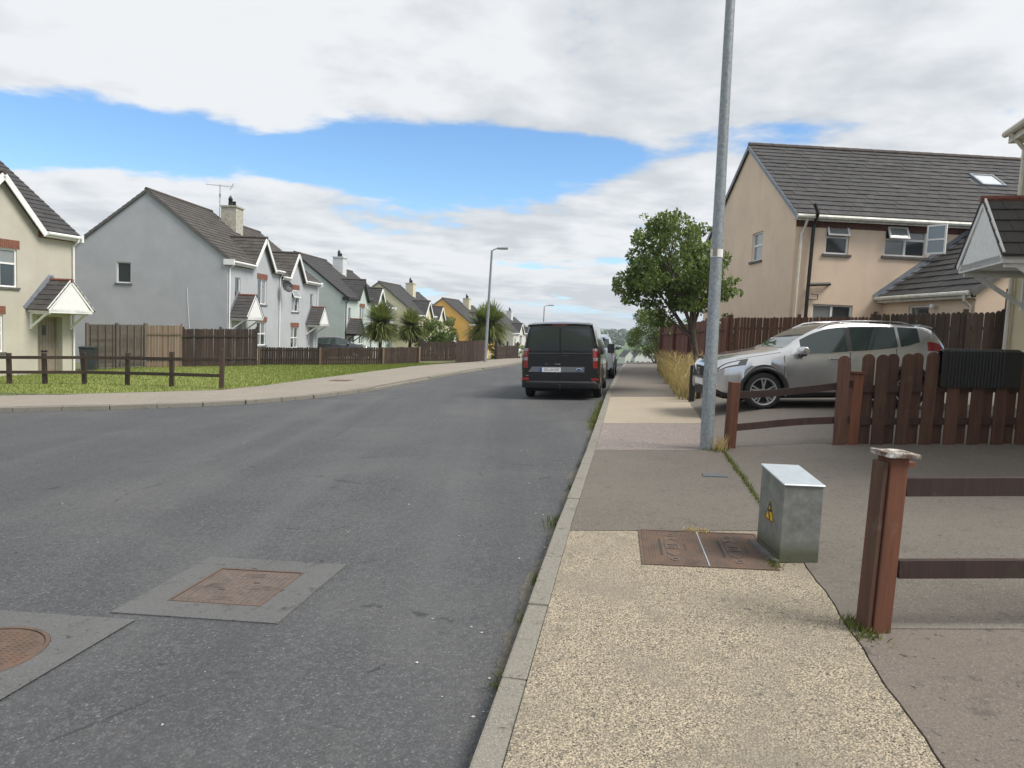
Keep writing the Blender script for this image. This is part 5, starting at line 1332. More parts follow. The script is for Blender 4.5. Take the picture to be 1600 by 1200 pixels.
def van():
    e = empty('parked_van'); tag(e, 'black panel van parked at the kerb with its rear doors closed', 'van')
    L = 5.05
    c = Car(L, 1.0, [(0,.72),(.04,.86),(.15,.98),(.6,1.12),(.95,1.2),(1.1,1.28),(1.5,1.58),(1.9,1.84),(2.15,1.92),(2.6,1.96),(3.5,1.975),(4.5,1.965),(4.85,1.94),(4.98,1.915),(5.05,1.875)],
            [(0,.62),(.3,.9),(.9,1.06),(1.3,1.12),(2.2,1.16),(4.8,1.18),(5.05,1.17)],
            [(0,.72),(.06,.84),(.2,.92),(.5,.98),(.9,1.0),(4.7,1.0),(4.9,.992),(4.99,.975),(5.05,.945)], (.98, 4.08), .345, .41, .80, .27, lv=(.96,.99,1.0,.998,.99,.965), pw=.90)
    c.body(e, M['vanblack'], M['darkglass'], ((1.45, 2.3),), (1.13, 2.02), (9, 9.1), extra=(4.80, 4.95))
    c.under(e); c.wheels_(e, M['alloy']); c.arches(e, M['trim'], .03)
    for x0 in (1.38, 2.38): c.patch(e, 'door_seam', M['trim'], x0, x0 + .012, .9, 5.0, off=.0015, nx=1, nt=10)
    c.patch(e, 'side_moulding', M['trim'], 1.45, 4.6, 1.2, 1.9, off=.008, nx=14)
    for sd in (1, -1):
        p = c.S(1.42, 5.0, sd); mb = MB(); mb.box(-.07, .07, -.10, .10, -.14, .14); o = mb.build('door_mirror', M['vanblack'], e, loc=p + Vector((0, sd * .16, .08))); bevel(o, .03, 3)
        g = MB(); g.box(.071, .075, -.085, .085, -.12, .12); g.build('mirror_glass', M['darkglass'], e, loc=p + Vector((0, sd * .16, .08)))
    xr = L / 2
    wz = lambda z: 1.0 * (.945 * (np.interp(z, [.3, .5, 1.17, 1.63, 1.85], [.97, 1.0, .965, .845, .80])))   # half width of the rear at height z
    # two rear doors with their own window, seam, handle, hinge
    for sd in (-1, 1):
        def P(a, z, off): return (xr + off, sd * (.006 + a * (wz(z) - .035)), z)
        d = MB(); zs = [.52, .8, 1.1, 1.3, 1.5, 1.70, 1.82]
        V = [P(a, z, .012 - .010 * a * a) for z in zs for a in (0, .35, .7, .9, 1)]
        d.add(V, [(r*5+k, r*5+k+1, (r+1)*5+k+1, (r+1)*5+k) for r in range(len(zs)-1) for k in range(4)])
        V2 = [P(a, z, -.02) for z in zs for a in (0, 1)]
        d.add([P(0, z, .012) for z in zs] + [P(0, z, -.02) for z in zs], [(k, k+1, len(zs)+k+1, len(zs)+k) for k in range(len(zs)-1)])
        dr = d.build('rear_door', M['vanblack'], e, smooth=40)
        w = MB(); zz = [1.235, 1.27, 1.5, 1.735, 1.775]; aa = [(.05, .90), (.02, .955), (.02, .955), (.02, .95), (.05, .90)]
        V = [P(a0 + (a1 - a0) * k / 4, z, .018 - .010 * (a0 + (a1 - a0) * k / 4) ** 2) for z, (a0, a1) in zip(zz, aa) for k in range(5)]
        w.add(V, [(r*5+k, r*5+k+1, (r+1)*5+k+1, (r+1)*5+k) for r in range(4) for k in range(4)]); w.build('rear_window', M['darkglass'], dr, smooth=40)
        cr_ = MB(); cr_.add([P(a, z, o_) for z, o_ in ((1.14, .014), (1.155, .022), (1.17, .014)) for a in (.02, .3, .6, .93)], [(r*4+k, r*4+k+1, (r+1)*4+k+1, (r+1)*4+k) for r in range(2) for k in range(3)]); cr_.build('door_crease', M['vanblack'], dr)
        # tail light cluster on the corner post
        tl = MB(); V = []
        zq = [.80, .86, 1.05, 1.20, 1.27]
        for z in zq:
            wv = wz(z)
            V += [(xr + .014, sd * (wv - .115), z), (xr + .018, sd * (wv - .03), z), (xr - .02, sd * (wv + .018), z), (xr - .12, sd * (wv + .045), z)]
        tl.add(V, [(r*4+k, r*4+k+1, (r+1)*4+k+1, (r+1)*4+k) for r in range(4) for k in range(3)]); t_ = tl.build('tail_light', M['lamp_red'], e, smooth=50)
        wl = MB(); V = []
        for z in (.985, 1.06): V += [(xr + .018, sd * (wz(z) - .105), z), (xr + .022, sd * (wz(z) - .03), z), (xr - .015, sd * (wz(z) + .018), z)]
        wl.add(V, [(k, k+1, k+4, k+3) for k in range(2)]); wl.build('reversing_lamp', M['lamp_dim'], t_)
        wl = MB(); V = []
        for z in (1.225, 1.285): V += [(xr + .018, sd * (wz(z) - .09), z), (xr + .022, sd * (wz(z) - .03), z), (xr - .015, sd * (wz(z) + .016), z)]
        wl.add(V, [(k, k+1, k+4, k+3) for k in range(2)]); wl.build('indicator_lamp', M['lamp_dim'], t_)
        rf_ = MB(); rf_.box(xr + .035, xr + .05, sd * .86 - .09, sd * .86 + .09, .50, .56); rf_.build('reflector', M['lamp_red'], e)
        for z in (.72, 1.38):
            hg = MB(); hg.box(xr - .01, xr + .022, -.02, .02, -.04, .04); hg.build('hinge', M['trim'], e, loc=(0, sd * (wz(z) - .012), z))
    bp = MB(); zs = [.30, .34, .44, .475]; off = [.03, .055, .065, .03]
    V = [(xr + o_ - .11 * (max(0, abs(k) - .75) / .25) ** 2, k * .962, z) for z, o_ in zip(zs, off) for k in (-1, -.9, -.8, -.4, 0, .4, .8, .9, 1)]
    bp.add(V, [(r*9+k, r*9+k+1, (r+1)*9+k+1, (r+1)*9+k) for r in range(3) for k in range(8)]); bp.add([V[27 + k] for k in range(9)] + [(xr - .1, k * .962, .475) for k in (-1, -.9, -.8, -.4, 0, .4, .8, .9, 1)], [(k, k+1, 10+k, 9+k) for k in range(8)])
    bp.build('rear_bumper', M['bumper'], e, smooth=30)
    sp = MB(); V = []
    for z, o_ in ((1.845, -.01), (1.86, .07), (1.895, .075), (1.93, -.06)):
        V += [(xr + o_ - .04 * abs(k) ** 3, k * .80, z - .035 * abs(k) ** 4) for k in (-1, -.85, -.5, 0, .5, .85, 1)]
    sp.add(V, [(r*7+k, r*7+k+1, (r+1)*7+k+1, (r+1)*7+k) for r in range(3) for k in range(6)]); o = sp.build('roof_spoiler', M['vanblack'], e, smooth=40)
    bl = MB(); bl.box(xr + .058, xr + .080, -.18, .18, 1.858, 1.872); bl.build('brake_light', M['lamp_red'], e)
    pl = MB(); pl.box(xr + .014, xr + .024, -.50, .02, .70, .81); p_ = pl.build('number_plate', M['plate_white'], e)
    b = MB(); b.box(xr + .0245, xr + .0255, -.50, -.45, .70, .81); b.build('plate_band', M['plate_blue'], p_)
    tx = text_mesh('231-LH-247', .085, M['black'], .0005, p_); tx.matrix_local = Matrix.Translation((xr + .0252, -.21, .756)) @ Matrix.Rotation(R(90), 4, 'Z') @ Matrix.Rotation(R(90), 4, 'X'); tx.scale = (.92, 1.05, 1)
    gp = MB(); gp.add([(xr + .016, -.80, .70), (xr + .016, .60, .70), (xr + .016, .60, .83), (xr + .016, -.70, .83)], [(0,1,2,3)]); gp.box(xr + .012, xr + .0158, -.70, .60, .70, .83); gp.build('plate_panel', M['greyplate'], e)
    ov = MB(); ov.lathe([(.001, .026), (.05, .026), (.062, .02)], 20, 'x', (0, 0, 0)); o = ov.build('oval_badge', M['chrome'], e, loc=(xr, .47, .765)); o.scale = (1, 1.2, .55)
    bl_ = MB(); bl_.lathe([(.001, .0275), (.042, .0275)], 20, 'x'); o2 = bl_.build('badge_centre', M['plate_blue'], o)
    sm_ = MB(); sm_.box(xr + .004, xr + .014, -.006, .006, .53, 1.82); sm_.build('door_seam', M['under'], e)
    mk = MB(); mk.box(xr + .013, xr + .02, -.36, -.32, .89, .905); mk.box(xr + .013, xr + .02, -.13, -.09, .89, .905); mk.box(xr + .013, xr + .02, -.07, .01, .888, .903); mk.build('model_lettering', M['chrome'], e)
    mk = MB(); mk.box(xr + .013, xr + .02, -.86, -.79, .60, .615); mk.build('trim_badge', M['chrome'], e)
    h = MB(); h.box(xr + .012, xr + .035, .04, .22, 1.08, 1.12); bevel(h.build('door_handle', M['trim'], e), .008, 2)
    tb = MB(); tb.tube([(xr - .02, 0, .30), (xr + .10, 0, .28), (xr + .13, 0, .36)], .02, 8); tb.lathe([(.001, .41), (.025, .40), (.03, .385), (.025, .37), (.012, .36)], 10, 'z', (xr + .13, 0, 0)); tb.build('tow_ball', M['trim'], e)
    put(e, 1.21 + .165 * 2.52, 17.75 + .986 * 2.52, (.165, .986))
M['bumper'] = plain('black bumper plastic', (.017, .0175, .019), .45)
van()

# ------------------------------------------------------------------ peach house and the house at the right edge
def peach_house():
    e = empty('house', (8.35, 22.0, 0), R(2.5)); tag(e, 'peach rendered house with dark roof, skylight and rear extension', 'house', 'houses behind the driveway')
    Lh, Dh, ev, pt = 12.5, 8.6, 5.41, R(34.2); rg = ev + Dh / 2 * math.tan(pt); zb = -.4
    W1 = (.95, 1.68, 4.24, 5.16); W2 = (2.79, 4.11, 4.27, 5.17); W3 = (.70, 1.96, 1.62, 2.72); G = (2.55, 3.50, 4.24, 5.22)
    mb = MB()
    wall_grid(mb, (0,0,zb), (1,0,0), (0,0,1), Lh, ev - zb, [(a, b, c - zb, d - zb) for a, b, c, d in (W1, W2, W3)], .13, (0,1,0))
    wall_grid(mb, (0,0,zb), (0,1,0), (0,0,1), Dh, ev - zb, [(G[0], G[1], G[2] - zb, G[3] - zb)], .13, (1,0,0))
    mb.poly([(0,0,ev),(0,Dh,ev),(0,Dh/2,rg)]); mb.quad((Lh,0,zb),(Lh,Dh,zb),(Lh,Dh,ev),(Lh,0,ev)); mb.poly([(Lh,0,ev),(Lh,Dh,ev),(Lh,Dh/2,rg)]); mb.quad((0,Dh,zb),(Lh,Dh,zb),(Lh,Dh,ev),(0,Dh,ev))
    mb.build('wall', M['w_peach'], e)
    window(e, (W1[0],0,W1[2]), (1,0,0), (0,1,0), W1[1]-W1[0], W1[3]-W1[2], .12, 1, 1, 0, 'sill_dark', topsplit=.56, open_top=True)
    window(e, (W2[0],0,W2[2]), (1,0,0), (0,1,0), W2[1]-W2[0], W2[3]-W2[2], .12, 1, 2, 0, 'sill_dark', pane=['pane_pale', 'pane'], topsplit=.56)
    # top-hung light and casement standing open on the wide window
    def leaf(ax, w, h, rot, loc, name, bar=False):
        f = MB(); t = .02
        for q in ((0, w, 0, .05), (0, w, h - .05, h), (0, .05, .05, h - .05), (w - .05, w, .05, h - .05)): f.box(q[0], q[1], -t, t, q[2], q[3])
        if bar: f.box(.05, w - .05, -t + .003, t - .003, h * .5 - .025, h * .5 + .025)
        o = f.build(name, M['white'], e, loc=loc, rot=rot); g = MB(); g.box(.05, w - .05, -.005, .005, .05, h - .05); g.build('pane', M['pane_pale'], o)
    leaf(0, .62, .40, (R(-26), 0, 0), (2.83, -.20, 4.78), 'opening_light')
    leaf(0, .56, .86, (0, 0, R(-58)), (4.07 - .30, -.50, 4.30), 'casement', True)
    window(e, (W3[0],0,W3[2]), (1,0,0), (0,1,0), W3[1]-W3[0], W3[3]-W3[2], .12, 1, 2, 0, 'sill_dark', pane=['pane_pale', 'pane'])
    window(e, (0,G[0],G[2]), (0,1,0), (1,0,0), G[1]-G[0], G[3]-G[2], .12, 1, 1, 0, 'sill_dark', topsplit=.55, pane='pane_pale')
    brick_course(e, (.02, 0, ev - .40), (1,0,0), (0,1,0), Lh - .04, .22, 1, 'brick_dark', 'brick_band', .22)
    oh = .25; cs, sn = math.cos(pt), math.sin(pt); vo_ = .08
    sb = MB()
    for sg in (0, 1):
        ye = -oh if sg == 0 else Dh + oh; ze = ev - oh * math.tan(pt)
        sb.prism([(-vo_, ye, ze + .02), (-vo_, Dh/2, rg + .02), (-vo_, Dh/2, rg + .12), (-vo_, ye, ze + .12)], (Lh + 2 * vo_, 0, 0))
    rf = sb.build('roof', M['sill_dark'], e)
    slen = (Dh/2 + oh) / cs; ze = ev - oh * math.tan(pt) + .125; hole = lambda a, u: not (7.15 < a < 7.95 and 2.9 < u < 3.75)
    t1 = MB(); tile_slope(t1, (-vo_, -oh, ze), (1,0,0), (0, cs, sn), Lh + 2*vo_, slen, .33, .33, .036, jit=.006, clip=hole); t1.build('roof_tiles', M['tile'], rf)
    t1 = MB(); tile_slope(t1, (-vo_, Dh + oh, ze), (1,0,0), (0, -cs, sn), Lh + 2*vo_, slen, .33, .66, .036); t1.build('roof_tiles', M['tile'], rf)
    for k in range(28):
        rd = MB(); rd.tube([(k * .45 - .08, Dh/2, rg + .13), (k * .45 + .36, Dh/2, rg + .138)], .10, 8); rd.build('ridge_tile', M['ridge'], rf)
    sk = Matrix.Translation((7.13, -oh + 2.88 * cs, ze + 2.88 * sn)) @ Matrix.Rotation(pt, 4, 'X')
    f = MB()
    for q in ((0, .84, 0, .07), (0, .84, .83, .90), (0, .07, .07, .83), (.77, .84, .07, .83)): f.box(q[0], q[1], q[2], q[3], -.02, .075)
    s_ = f.build('skylight', M['lead'], rf); s_.matrix_local = sk
    g = MB(); g.box(.07, .77, .07, .83, .03, .05); g.build('pane', M['pane_sky'], s_)
    vb = MB()
    for ye in (-oh, Dh + oh): vb.bar((-vo_ - .012, ye, ev - oh * math.tan(pt) + .05), (-vo_ - .012, Dh/2, rg + .05), .024, .14)
    vb.build('verge_board', M['lead'], e)
    gt = MB(); gt.tube([(-.1, -oh - .07, ev - .13), (Lh, -oh - .07, ev - .13)], .065, 8); gt.box(-.1, Lh, -oh - .012, -.002, ev - .20, ev - .19); gt.box(-.1, Lh, -oh - .012, -oh + .012, ev - .24, ev - .06); gt.build('gutter', M['gutter_old'], e)
    dp = MB(); dp.tube([(.22, -oh - .07, ev - .16), (.22, -.10, ev - .50), (.16, -.07, ev - .62), (.10, -.07, zb)], .04, 8); dp.build('downpipe', M['cream_pipe'], e)
    sp = MB(); sp.tube([(.30, -oh - .25, ev + .22), (.45, -oh - .20, ev - .05), (.50, -.12, ev - .35), (.47, -.11, 3.0), (.44, -.11, zb)], .055, 8); sp.build('soil_pipe', M['black'], e)
    sp = MB(); sp.tube([(.50, -.12, 3.28), (1.15, -.10, 3.33), (1.15, .02, 3.33)], .05, 8); sp.build('waste_pipe', M['black'], e)
    sp = MB(); sp.tube([(.50, -.10, 2.86), (.80, -.09, 2.86), (.80, -.09, 3.0), (.62, -.09, 3.02)], .022, 6); sp.build('waste_pipe', M['black'], e)
    # rear extension with its own pitched roof
    x0, x1, yf, ee = 2.9, 7.9, -4.15, 3.03; xm = (x0 + x1) / 2; rz = ee + (x1 - x0) / 2 * .76
    ex = MB(); hd = (1.35, 2.30, 0.5, 2.72); hw_ = (2.75, 3.7, 1.75, 2.65)
    wall_grid(ex, (x0, 0, zb), (0,-1,0), (0,0,1), -yf, ee - zb, [(hd[0], hd[1], hd[2] - zb, hd[3] - zb)], .12, (1,0,0))
    ex.quad((x0, yf, zb), (x1, yf, zb), (x1, yf, ee), (x0, yf, ee)); ex.poly([(x0, yf, ee), (x1, yf, ee), (xm, yf, rz)]); ex.quad((x1, 0, zb), (x1, yf, zb), (x1, yf, ee), (x1, 0, ee))
    xo = ex.build('extension', M['w_peach'], e)
    window(xo, (x0, -hd[0], hd[2]), (0,-1,0), (1,0,0), hd[1]-hd[0], hd[3]-hd[2], .11, 1, 1, 0, None, topsplit=.8, name='back_door')
    gl = MB(); gl.lathe([(.001, -.08), (.05, -.065), (.08, 0), (.05, .065), (.001, .08)], 12, 'z', (x0 - .12, -2.62, 2.66)); gl.box(x0 - .06, x0 - .002, -2.65, -2.59, 2.63, 2.69); gl.build('wall_lamp', M['white'], xo, smooth=50)
    up = Vector((1, 0, .76)).normalized(); sl_ = (x1 - x0) / 2 * math.hypot(1, .76) + .25
    for sg in (1, -1):
        st = Vector((xm - sg * ((x1 - x0) / 2 + .2), yf - .15, ee - .2 * .76 + .13)); uu = Vector((sg, 0, .76)).normalized()
        t1 = MB(); tile_slope(t1, st, (0,1,0), uu, -yf + .12, sl_, .31, .33, .036, jit=.006); t1.build('extension_tiles', M['tile'], xo)
        dk = MB(); a = st - Vector((0, 0, .02)); b = a + uu * sl_; dk.prism([tuple(a), tuple(b), tuple(b - Vector((0,0,.1))), tuple(a - Vector((0,0,.1)))], (0, -yf + .12, 0)); dk.build('roof_deck', M['sill_dark'], xo)
    lf = MB(); a = Vector((x0 - .28, -.02, ee - .05)); b = Vector((xm, -.02, rz + .16)); lf.bar(a, b, .018, .24); lf.bar(a + Vector((0, -.1, -.02)), b + Vector((0, -.1, -.02)), .2, .03, (0, 0, 1)); lf.build('flashing', M['lead'], xo)
    bg_ = MB(); 
    for sg in (1, -1): bg_.bar((xm - sg * ((x1 - x0) / 2 + .22), yf - .165, ee - .1), (xm, yf - .165, rz + .04), .025, .16)
    bg_.build('bargeboard', M['sill_dark'], xo)
    g2 = MB(); g2.tube([(x0 - .27, -.02, ee - .08), (x0 - .27, yf - .1, ee - .08)], .06, 8); g2.box(x0 - .22, x0 - .2, yf - .1, -.02, ee - .2, ee - .02); g2.box(x0 - .2, x0 - .002, yf - .1, -.02, ee - .2, ee - .185); g2.build('gutter', M['gutter_old'], xo)
    d2 = MB(); d2.tube([(x0 - .27, yf + .05, ee - .1), (x0 - .26, yf + .06, ee - .25), (x0 - .07, yf + .08, ee - .42), (x0 - .07, yf + .08, zb)], .038, 8); d2.build('downpipe', M['cream_pipe'], xo)
M['pane_sky'] = pane_mat('skylight glass', (.55, .58, .60), .12)
M['gutter_old'] = plain('weathered white gutter', (.60, .60, .54), .5, var=.25, vscale=6)
peach_house()
def edge_house():
    e = empty('house', (9.05, 13.2, 0), math.atan2(-.964, -.265)); tag(e, 'cream house with worn white porch canopy beside the ribbed rubber mat', 'house', 'houses behind the driveway')
    ev, zb, Lh, Dh = 5.62, 0.0, 7.5, 7.0; pt = R(37); rg = ev + Dh / 2 * math.tan(pt)
    hd = (1.02, 2.02, .55, 2.62); mb = MB()
    wall_grid(mb, (0,0,zb), (1,0,0), (0,0,1), Lh, ev - zb, [(hd[0], hd[1], hd[2], hd[3]), (4.0, 5.2, 1.5, 2.7), (4.0, 5.2, 3.8, 5.0)], .12, (0,1,0))
    mb.quad((0,0,zb),(0,Dh,zb),(0,Dh,ev),(0,0,ev)); mb.poly([(0,0,ev),(0,Dh,ev),(0,Dh/2,rg)]); mb.quad((Lh,0,zb),(Lh,Dh,zb),(Lh,Dh,ev),(Lh,0,ev)); mb.poly([(Lh,0,ev),(Lh,Dh,ev),(Lh,Dh/2,rg)]); mb.quad((0,Dh,zb),(Lh,Dh,zb),(Lh,Dh,ev),(0,Dh,ev))
    a, b, c, d = hd; mb.quad((a,.12,c),(a,.36,c),(a,.36,d),(a,.12,d)); mb.quad((b,.12,c),(b,.36,c),(b,.36,d),(b,.12,d)); mb.quad((a,.12,d),(a,.36,d),(b,.36,d),(b,.12,d))
    mb.build('wall', M['w_creamR'], e)
    door(e, hd[0], hd[1], hd[3], 1, 'white', z0=hd[2])
    for z in (1.5, 3.8): window(e, (4.0, 0, z), (1,0,0), (0,1,0), 1.2, 1.2, .11, 1, 2, 0, 'sill_dark', topsplit=.62)
    porch(e, .50, 2.52, 2.92, 1.05, R(43), 1, 'white_worn', 'tile_porch', rows_obj=True)
    oh = .25; sb = MB(); cs, sn = math.cos(pt), math.sin(pt)
    for sg in (0, 1):
        ye = -oh if sg == 0 else Dh + oh; ze = ev - oh * math.tan(pt); sb.prism([(-.1, ye, ze + .02), (-.1, Dh/2, rg + .02), (-.1, Dh/2, rg + .12), (-.1, ye, ze + .12)], (Lh + .2, 0, 0))
    rf = sb.build('roof', M['sill_dark'], e); t1 = MB(); tile_slope(t1, (-.1, -oh, ev - oh * math.tan(pt) + .125), (1,0,0), (0, cs, sn), Lh + .2, (Dh/2 + oh) / cs, .33, .33, .036); tile_slope(t1, (-.1, Dh + oh, ev - oh * math.tan(pt) + .125), (1,0,0), (0, -cs, sn), Lh + .2, (Dh/2 + oh) / cs, .33, .5, .036); t1.build('roof_tiles', M['tile'], rf)
    gt = MB(); gt.tube([(-.14, -oh - .07, ev - .12), (Lh, -oh - .07, ev - .12)], .06, 8); gt.box(-.14, Lh, -oh - .012, -oh + .012, ev - .28, ev - .04); gt.box(-.14, Lh, -oh + .012, -.002, ev - .28, ev - .262); gt.build('gutter', M['cream_pipe'], e)
    dp = MB(); dp.tube([(.12, -oh - .07, ev - .15), (.10, -.07, ev - .45), (.10, -.07, .2)], .045, 8)
    for z in (1.5, 2.6, 3.3, 3.9, 4.5, 5.0): dp.tube([(.10, -.07, z), (.10, -.07, z + .05)], .052, 8)
    dp.build('downpipe', M['cream_pipe'], e)
    cb = MB(); cb.box(2.5, 2.62, -.05, -.002, .3, 2.9); cb.build('corner_board', M['white_worn'], e)
    st = MB(); st.box(.5, 2.5, -1.1, -.003, .1, .58); st.build('doorstep', M['conc_grey'], e)
edge_house()

# ------------------------------------------------------------------ vegetation
def quads_mesh(name, P, A, B, mat, parent=None, loc=None):
    """P centres, A half-length vectors, B half-width vectors (n,3): pointed leaf shapes"""
    n = len(P); V = np.empty((n, 4, 3)); V[:, 0] = P - A; V[:, 1] = P + B + A * .1; V[:, 2] = P + A; V[:, 3] = P - B + A * .1
    me = bpy.data.meshes.new(name); me.vertices.add(4 * n); me.vertices.foreach_set('co', V.reshape(-1))
    me.loops.add(4 * n); me.loops.foreach_set('vertex_index', np.arange(4 * n, dtype=np.int32)); me.polygons.add(n)
    me.polygons.foreach_set('loop_start', np.arange(0, 4 * n, 4, dtype=np.int32)); me.materials.append(mat); me.update(calc_edges=True); me.validate()
    return link(name, me, parent, loc)
def leaf_cloud(name, rng, blobs, n, ln, wd, mat, parent=None, droop=.3, loc=None):
    """leaves spread through and over a set of (centre, radius) clumps"""
    bc = np.array([b[0] for b in blobs]); br = np.array([b[1] for b in blobs]); w = br ** 2.2; w /= w.sum()
    k = rng.choice(len(blobs), n, p=w); d = rng.normal(size=(n, 3)); d /= np.linalg.norm(d, axis=1)[:, None]
    r = rng.uniform(.25, 1.0, n) ** .45
    P = bc[k] + d * (br[k] * r)[:, None] * np.array([1, 1, .85])
    a = rng.normal(size=(n, 3)); a = a * .7 + d * .6; a[:, 2] -= droop; a /= np.linalg.norm(a, axis=1)[:, None]
    b = np.cross(a, rng.normal(size=(n, 3))); b /= np.linalg.norm(b, axis=1)[:, None]
    s = rng.uniform(.5, 1.45, n)[:, None]
    return quads_mesh(name, P, a * ln / 2 * s, b * wd / 2 * s, mat, parent, loc)
M['leaf_tree'] = leaf_mat('cherry leaves', (.06, .10, .026), (.125, .185, .046), (.24, .29, .095), .42)
M['leaf_bush'] = leaf_mat('bush leaves', (.05, .085, .018), (.105, .16, .034), (.20, .245, .065), .35)
M['leaf_palm'] = leaf_mat('cordyline leaves', (.08, .11, .035), (.17, .205, .06), (.33, .34, .13), .35)
M['leaf_palm_dead'] = leaf_mat('dead cordyline leaves', (.09, .075, .04), (.14, .10, .055), (.16, .13, .07), .1)
M['leaf_lime'] = leaf_mat('lime shrub leaves', (.12, .19, .02), (.19, .27, .03), (.28, .34, .06), .3)
M['straw'] = leaf_mat('dry golden grass', (.38, .26, .10), (.58, .43, .20), (.66, .53, .28), .35)
M['grass_green'] = leaf_mat('green grass blades', (.10, .14, .022), (.17, .22, .04), (.27, .29, .08), .35)
M['moss'] = leaf_mat('weeds', (.07, .09, .015), (.13, .15, .03), (.22, .21, .06), .3)
def street_tree():
    rng = np.random.default_rng(11); base = Vector((4.93, 18.95, H(4.93, 18.95)))
    e = empty('street_tree', base); tag(e, 'leafy young street tree behind the lamp post', 'tree')
    tr = MB(); p = [(0,0,-.1),(-.02,0,.35),(-.07,.0,.85),(-.17,.02,1.35),(-.24,.05,1.75)]; tr.tube(p, [.105,.085,.075,.07,.065], 10)
    top = Vector(p[-1]); C = Vector((-.74, .05, 3.18))
    ends = []
    for k in range(13):
        a = 2 * math.pi * k / 13 + rng.uniform(-.2, .2); el = rng.uniform(.1, 1.25)
        d = Vector((math.cos(a) * math.cos(el), math.sin(a) * math.cos(el), math.sin(el))); q = C + Vector((d.x * 1.25, d.y * 1.2, d.z * 1.25 - .15)); s = top + Vector((0, 0, -.45 + .5 * rng.uniform(0, 1)))
        m = (s + q) / 2 + Vector((0, 0, -.12)) + Vector(rng.normal(size=3)) * .07
        tr.tube([s, m, q], [.042, .026, .010], 6); ends.append(q)
        for j in range(3):
            q2 = m + (q - m) * rng.uniform(.2, .9) + Vector(rng.normal(size=3)) * .42; tr.tube([m + (q - m) * .2 * j, q2], [.014, .005], 4)
    tr.build('trunk', M['bark'], e, smooth=60)
    blobs = []
    for k in range(95):
        d = rng.normal(size=3); d /= np.linalg.norm(d); r = rng.uniform(.35, 1.0) ** .5
        lob = 1 + .16 * math.sin(3.1 * math.atan2(d[1], d[0]) + 1.) + .12 * math.sin(5 * d[2] + d[0] * 4)
        c = np.array(C) + d * np.array([1.38, 1.3, 1.50]) * r * lob
        if d[2] < -.45: c[2] += .25
        blobs.append((c, rng.uniform(.20, .40)))
    for k in range(26):   # stray twigs beyond the outline
        d = rng.normal(size=3); d /= np.linalg.norm(d); blobs.append((np.array(C) + d * np.array([1.72, 1.6, 1.66]), rng.uniform(.07, .15)))
    leaf_cloud('crown', rng, blobs, 18500, .105, .056, M['leaf_tree'], e, .55)
street_tree()
def bush(name, label, cat, c, rad, n, ln, wd, mat, seed, nb=40, group=None, stem=True):
    rng = np.random.default_rng(seed); g = H(c[0], c[1]); e = empty(name, (c[0], c[1], g)); tag(e, label, cat, group)
    cz = c[2] - g; blobs = []
    for k in range(nb):
        d = rng.normal(size=3); d /= np.linalg.norm(d); r = rng.uniform(.3, 1) ** .5; q = d * np.array(rad) * r * (1 + .15 * math.sin(4 * d[0] + seed)); q[2] = max(q[2], -cz + .15); blobs.append((np.array([q[0], q[1], cz + q[2]]), rng.uniform(.14, .30) * max(rad)))
    leaf_cloud('crown', rng, blobs, n, ln, wd, mat, e, .1)
    st = MB()
    for k in range(7):
        b = blobs[k][0]; st.tube([(rng.uniform(-.1, .1), rng.uniform(-.1, .1), -.05), tuple((Vector(b) * .5) + Vector((0, 0, .1))), tuple(b)], [.04, .025, .01], 5)
    st.build('trunk', M['bark'], e)
bush('garden_bush', 'large rounded green bush beside the far end of the pavement', 'bush', (7.45, 37.2, 1.62), (1.7, 1.5, 1.25), 12000, .12, .045, M['leaf_bush'], 3, 55)
bush('garden_shrub', 'green shrub top showing above the reddish fence', 'bush', (8.1, 27.5, 1.7), (.9, 1.0, .75), 2500, .10, .05, M['leaf_bush'], 8, 24)
bush('garden_shrub', 'glossy dark green shrub beside the cordylines', 'bush', (-4.7, 43.5, 1.05), (1.35, .9, 1.1), 5200, .13, .06, M['leaf_tree'], 5, 38)
bush('garden_shrub', 'small lime-green shrub below the dark shrub', 'bush', (-5.5, 41.5, .05), (.5, .4, .38), 900, .10, .05, M['leaf_lime'], 6, 14)
bush('garden_shrub', 'low green shrub under the drooping cordyline', 'bush', (-.95, 44.0, .25), (.65, .6, .75), 1800, .10, .045, M['leaf_bush'], 9, 18)
bush('garden_shrub', 'yellowish young shrub near the grey-white house', 'bush', (.75, 62, -.6), (.9, .7, .9), 900, .16, .07, M['leaf_lime'], 10, 12)
bush('garden_shrub', 'leafy shrub in front of the yellow house', 'bush', (-6.3, 58, .35), (1.3, 1, 1.1), 2200, .15, .07, M['leaf_bush'], 14, 24)
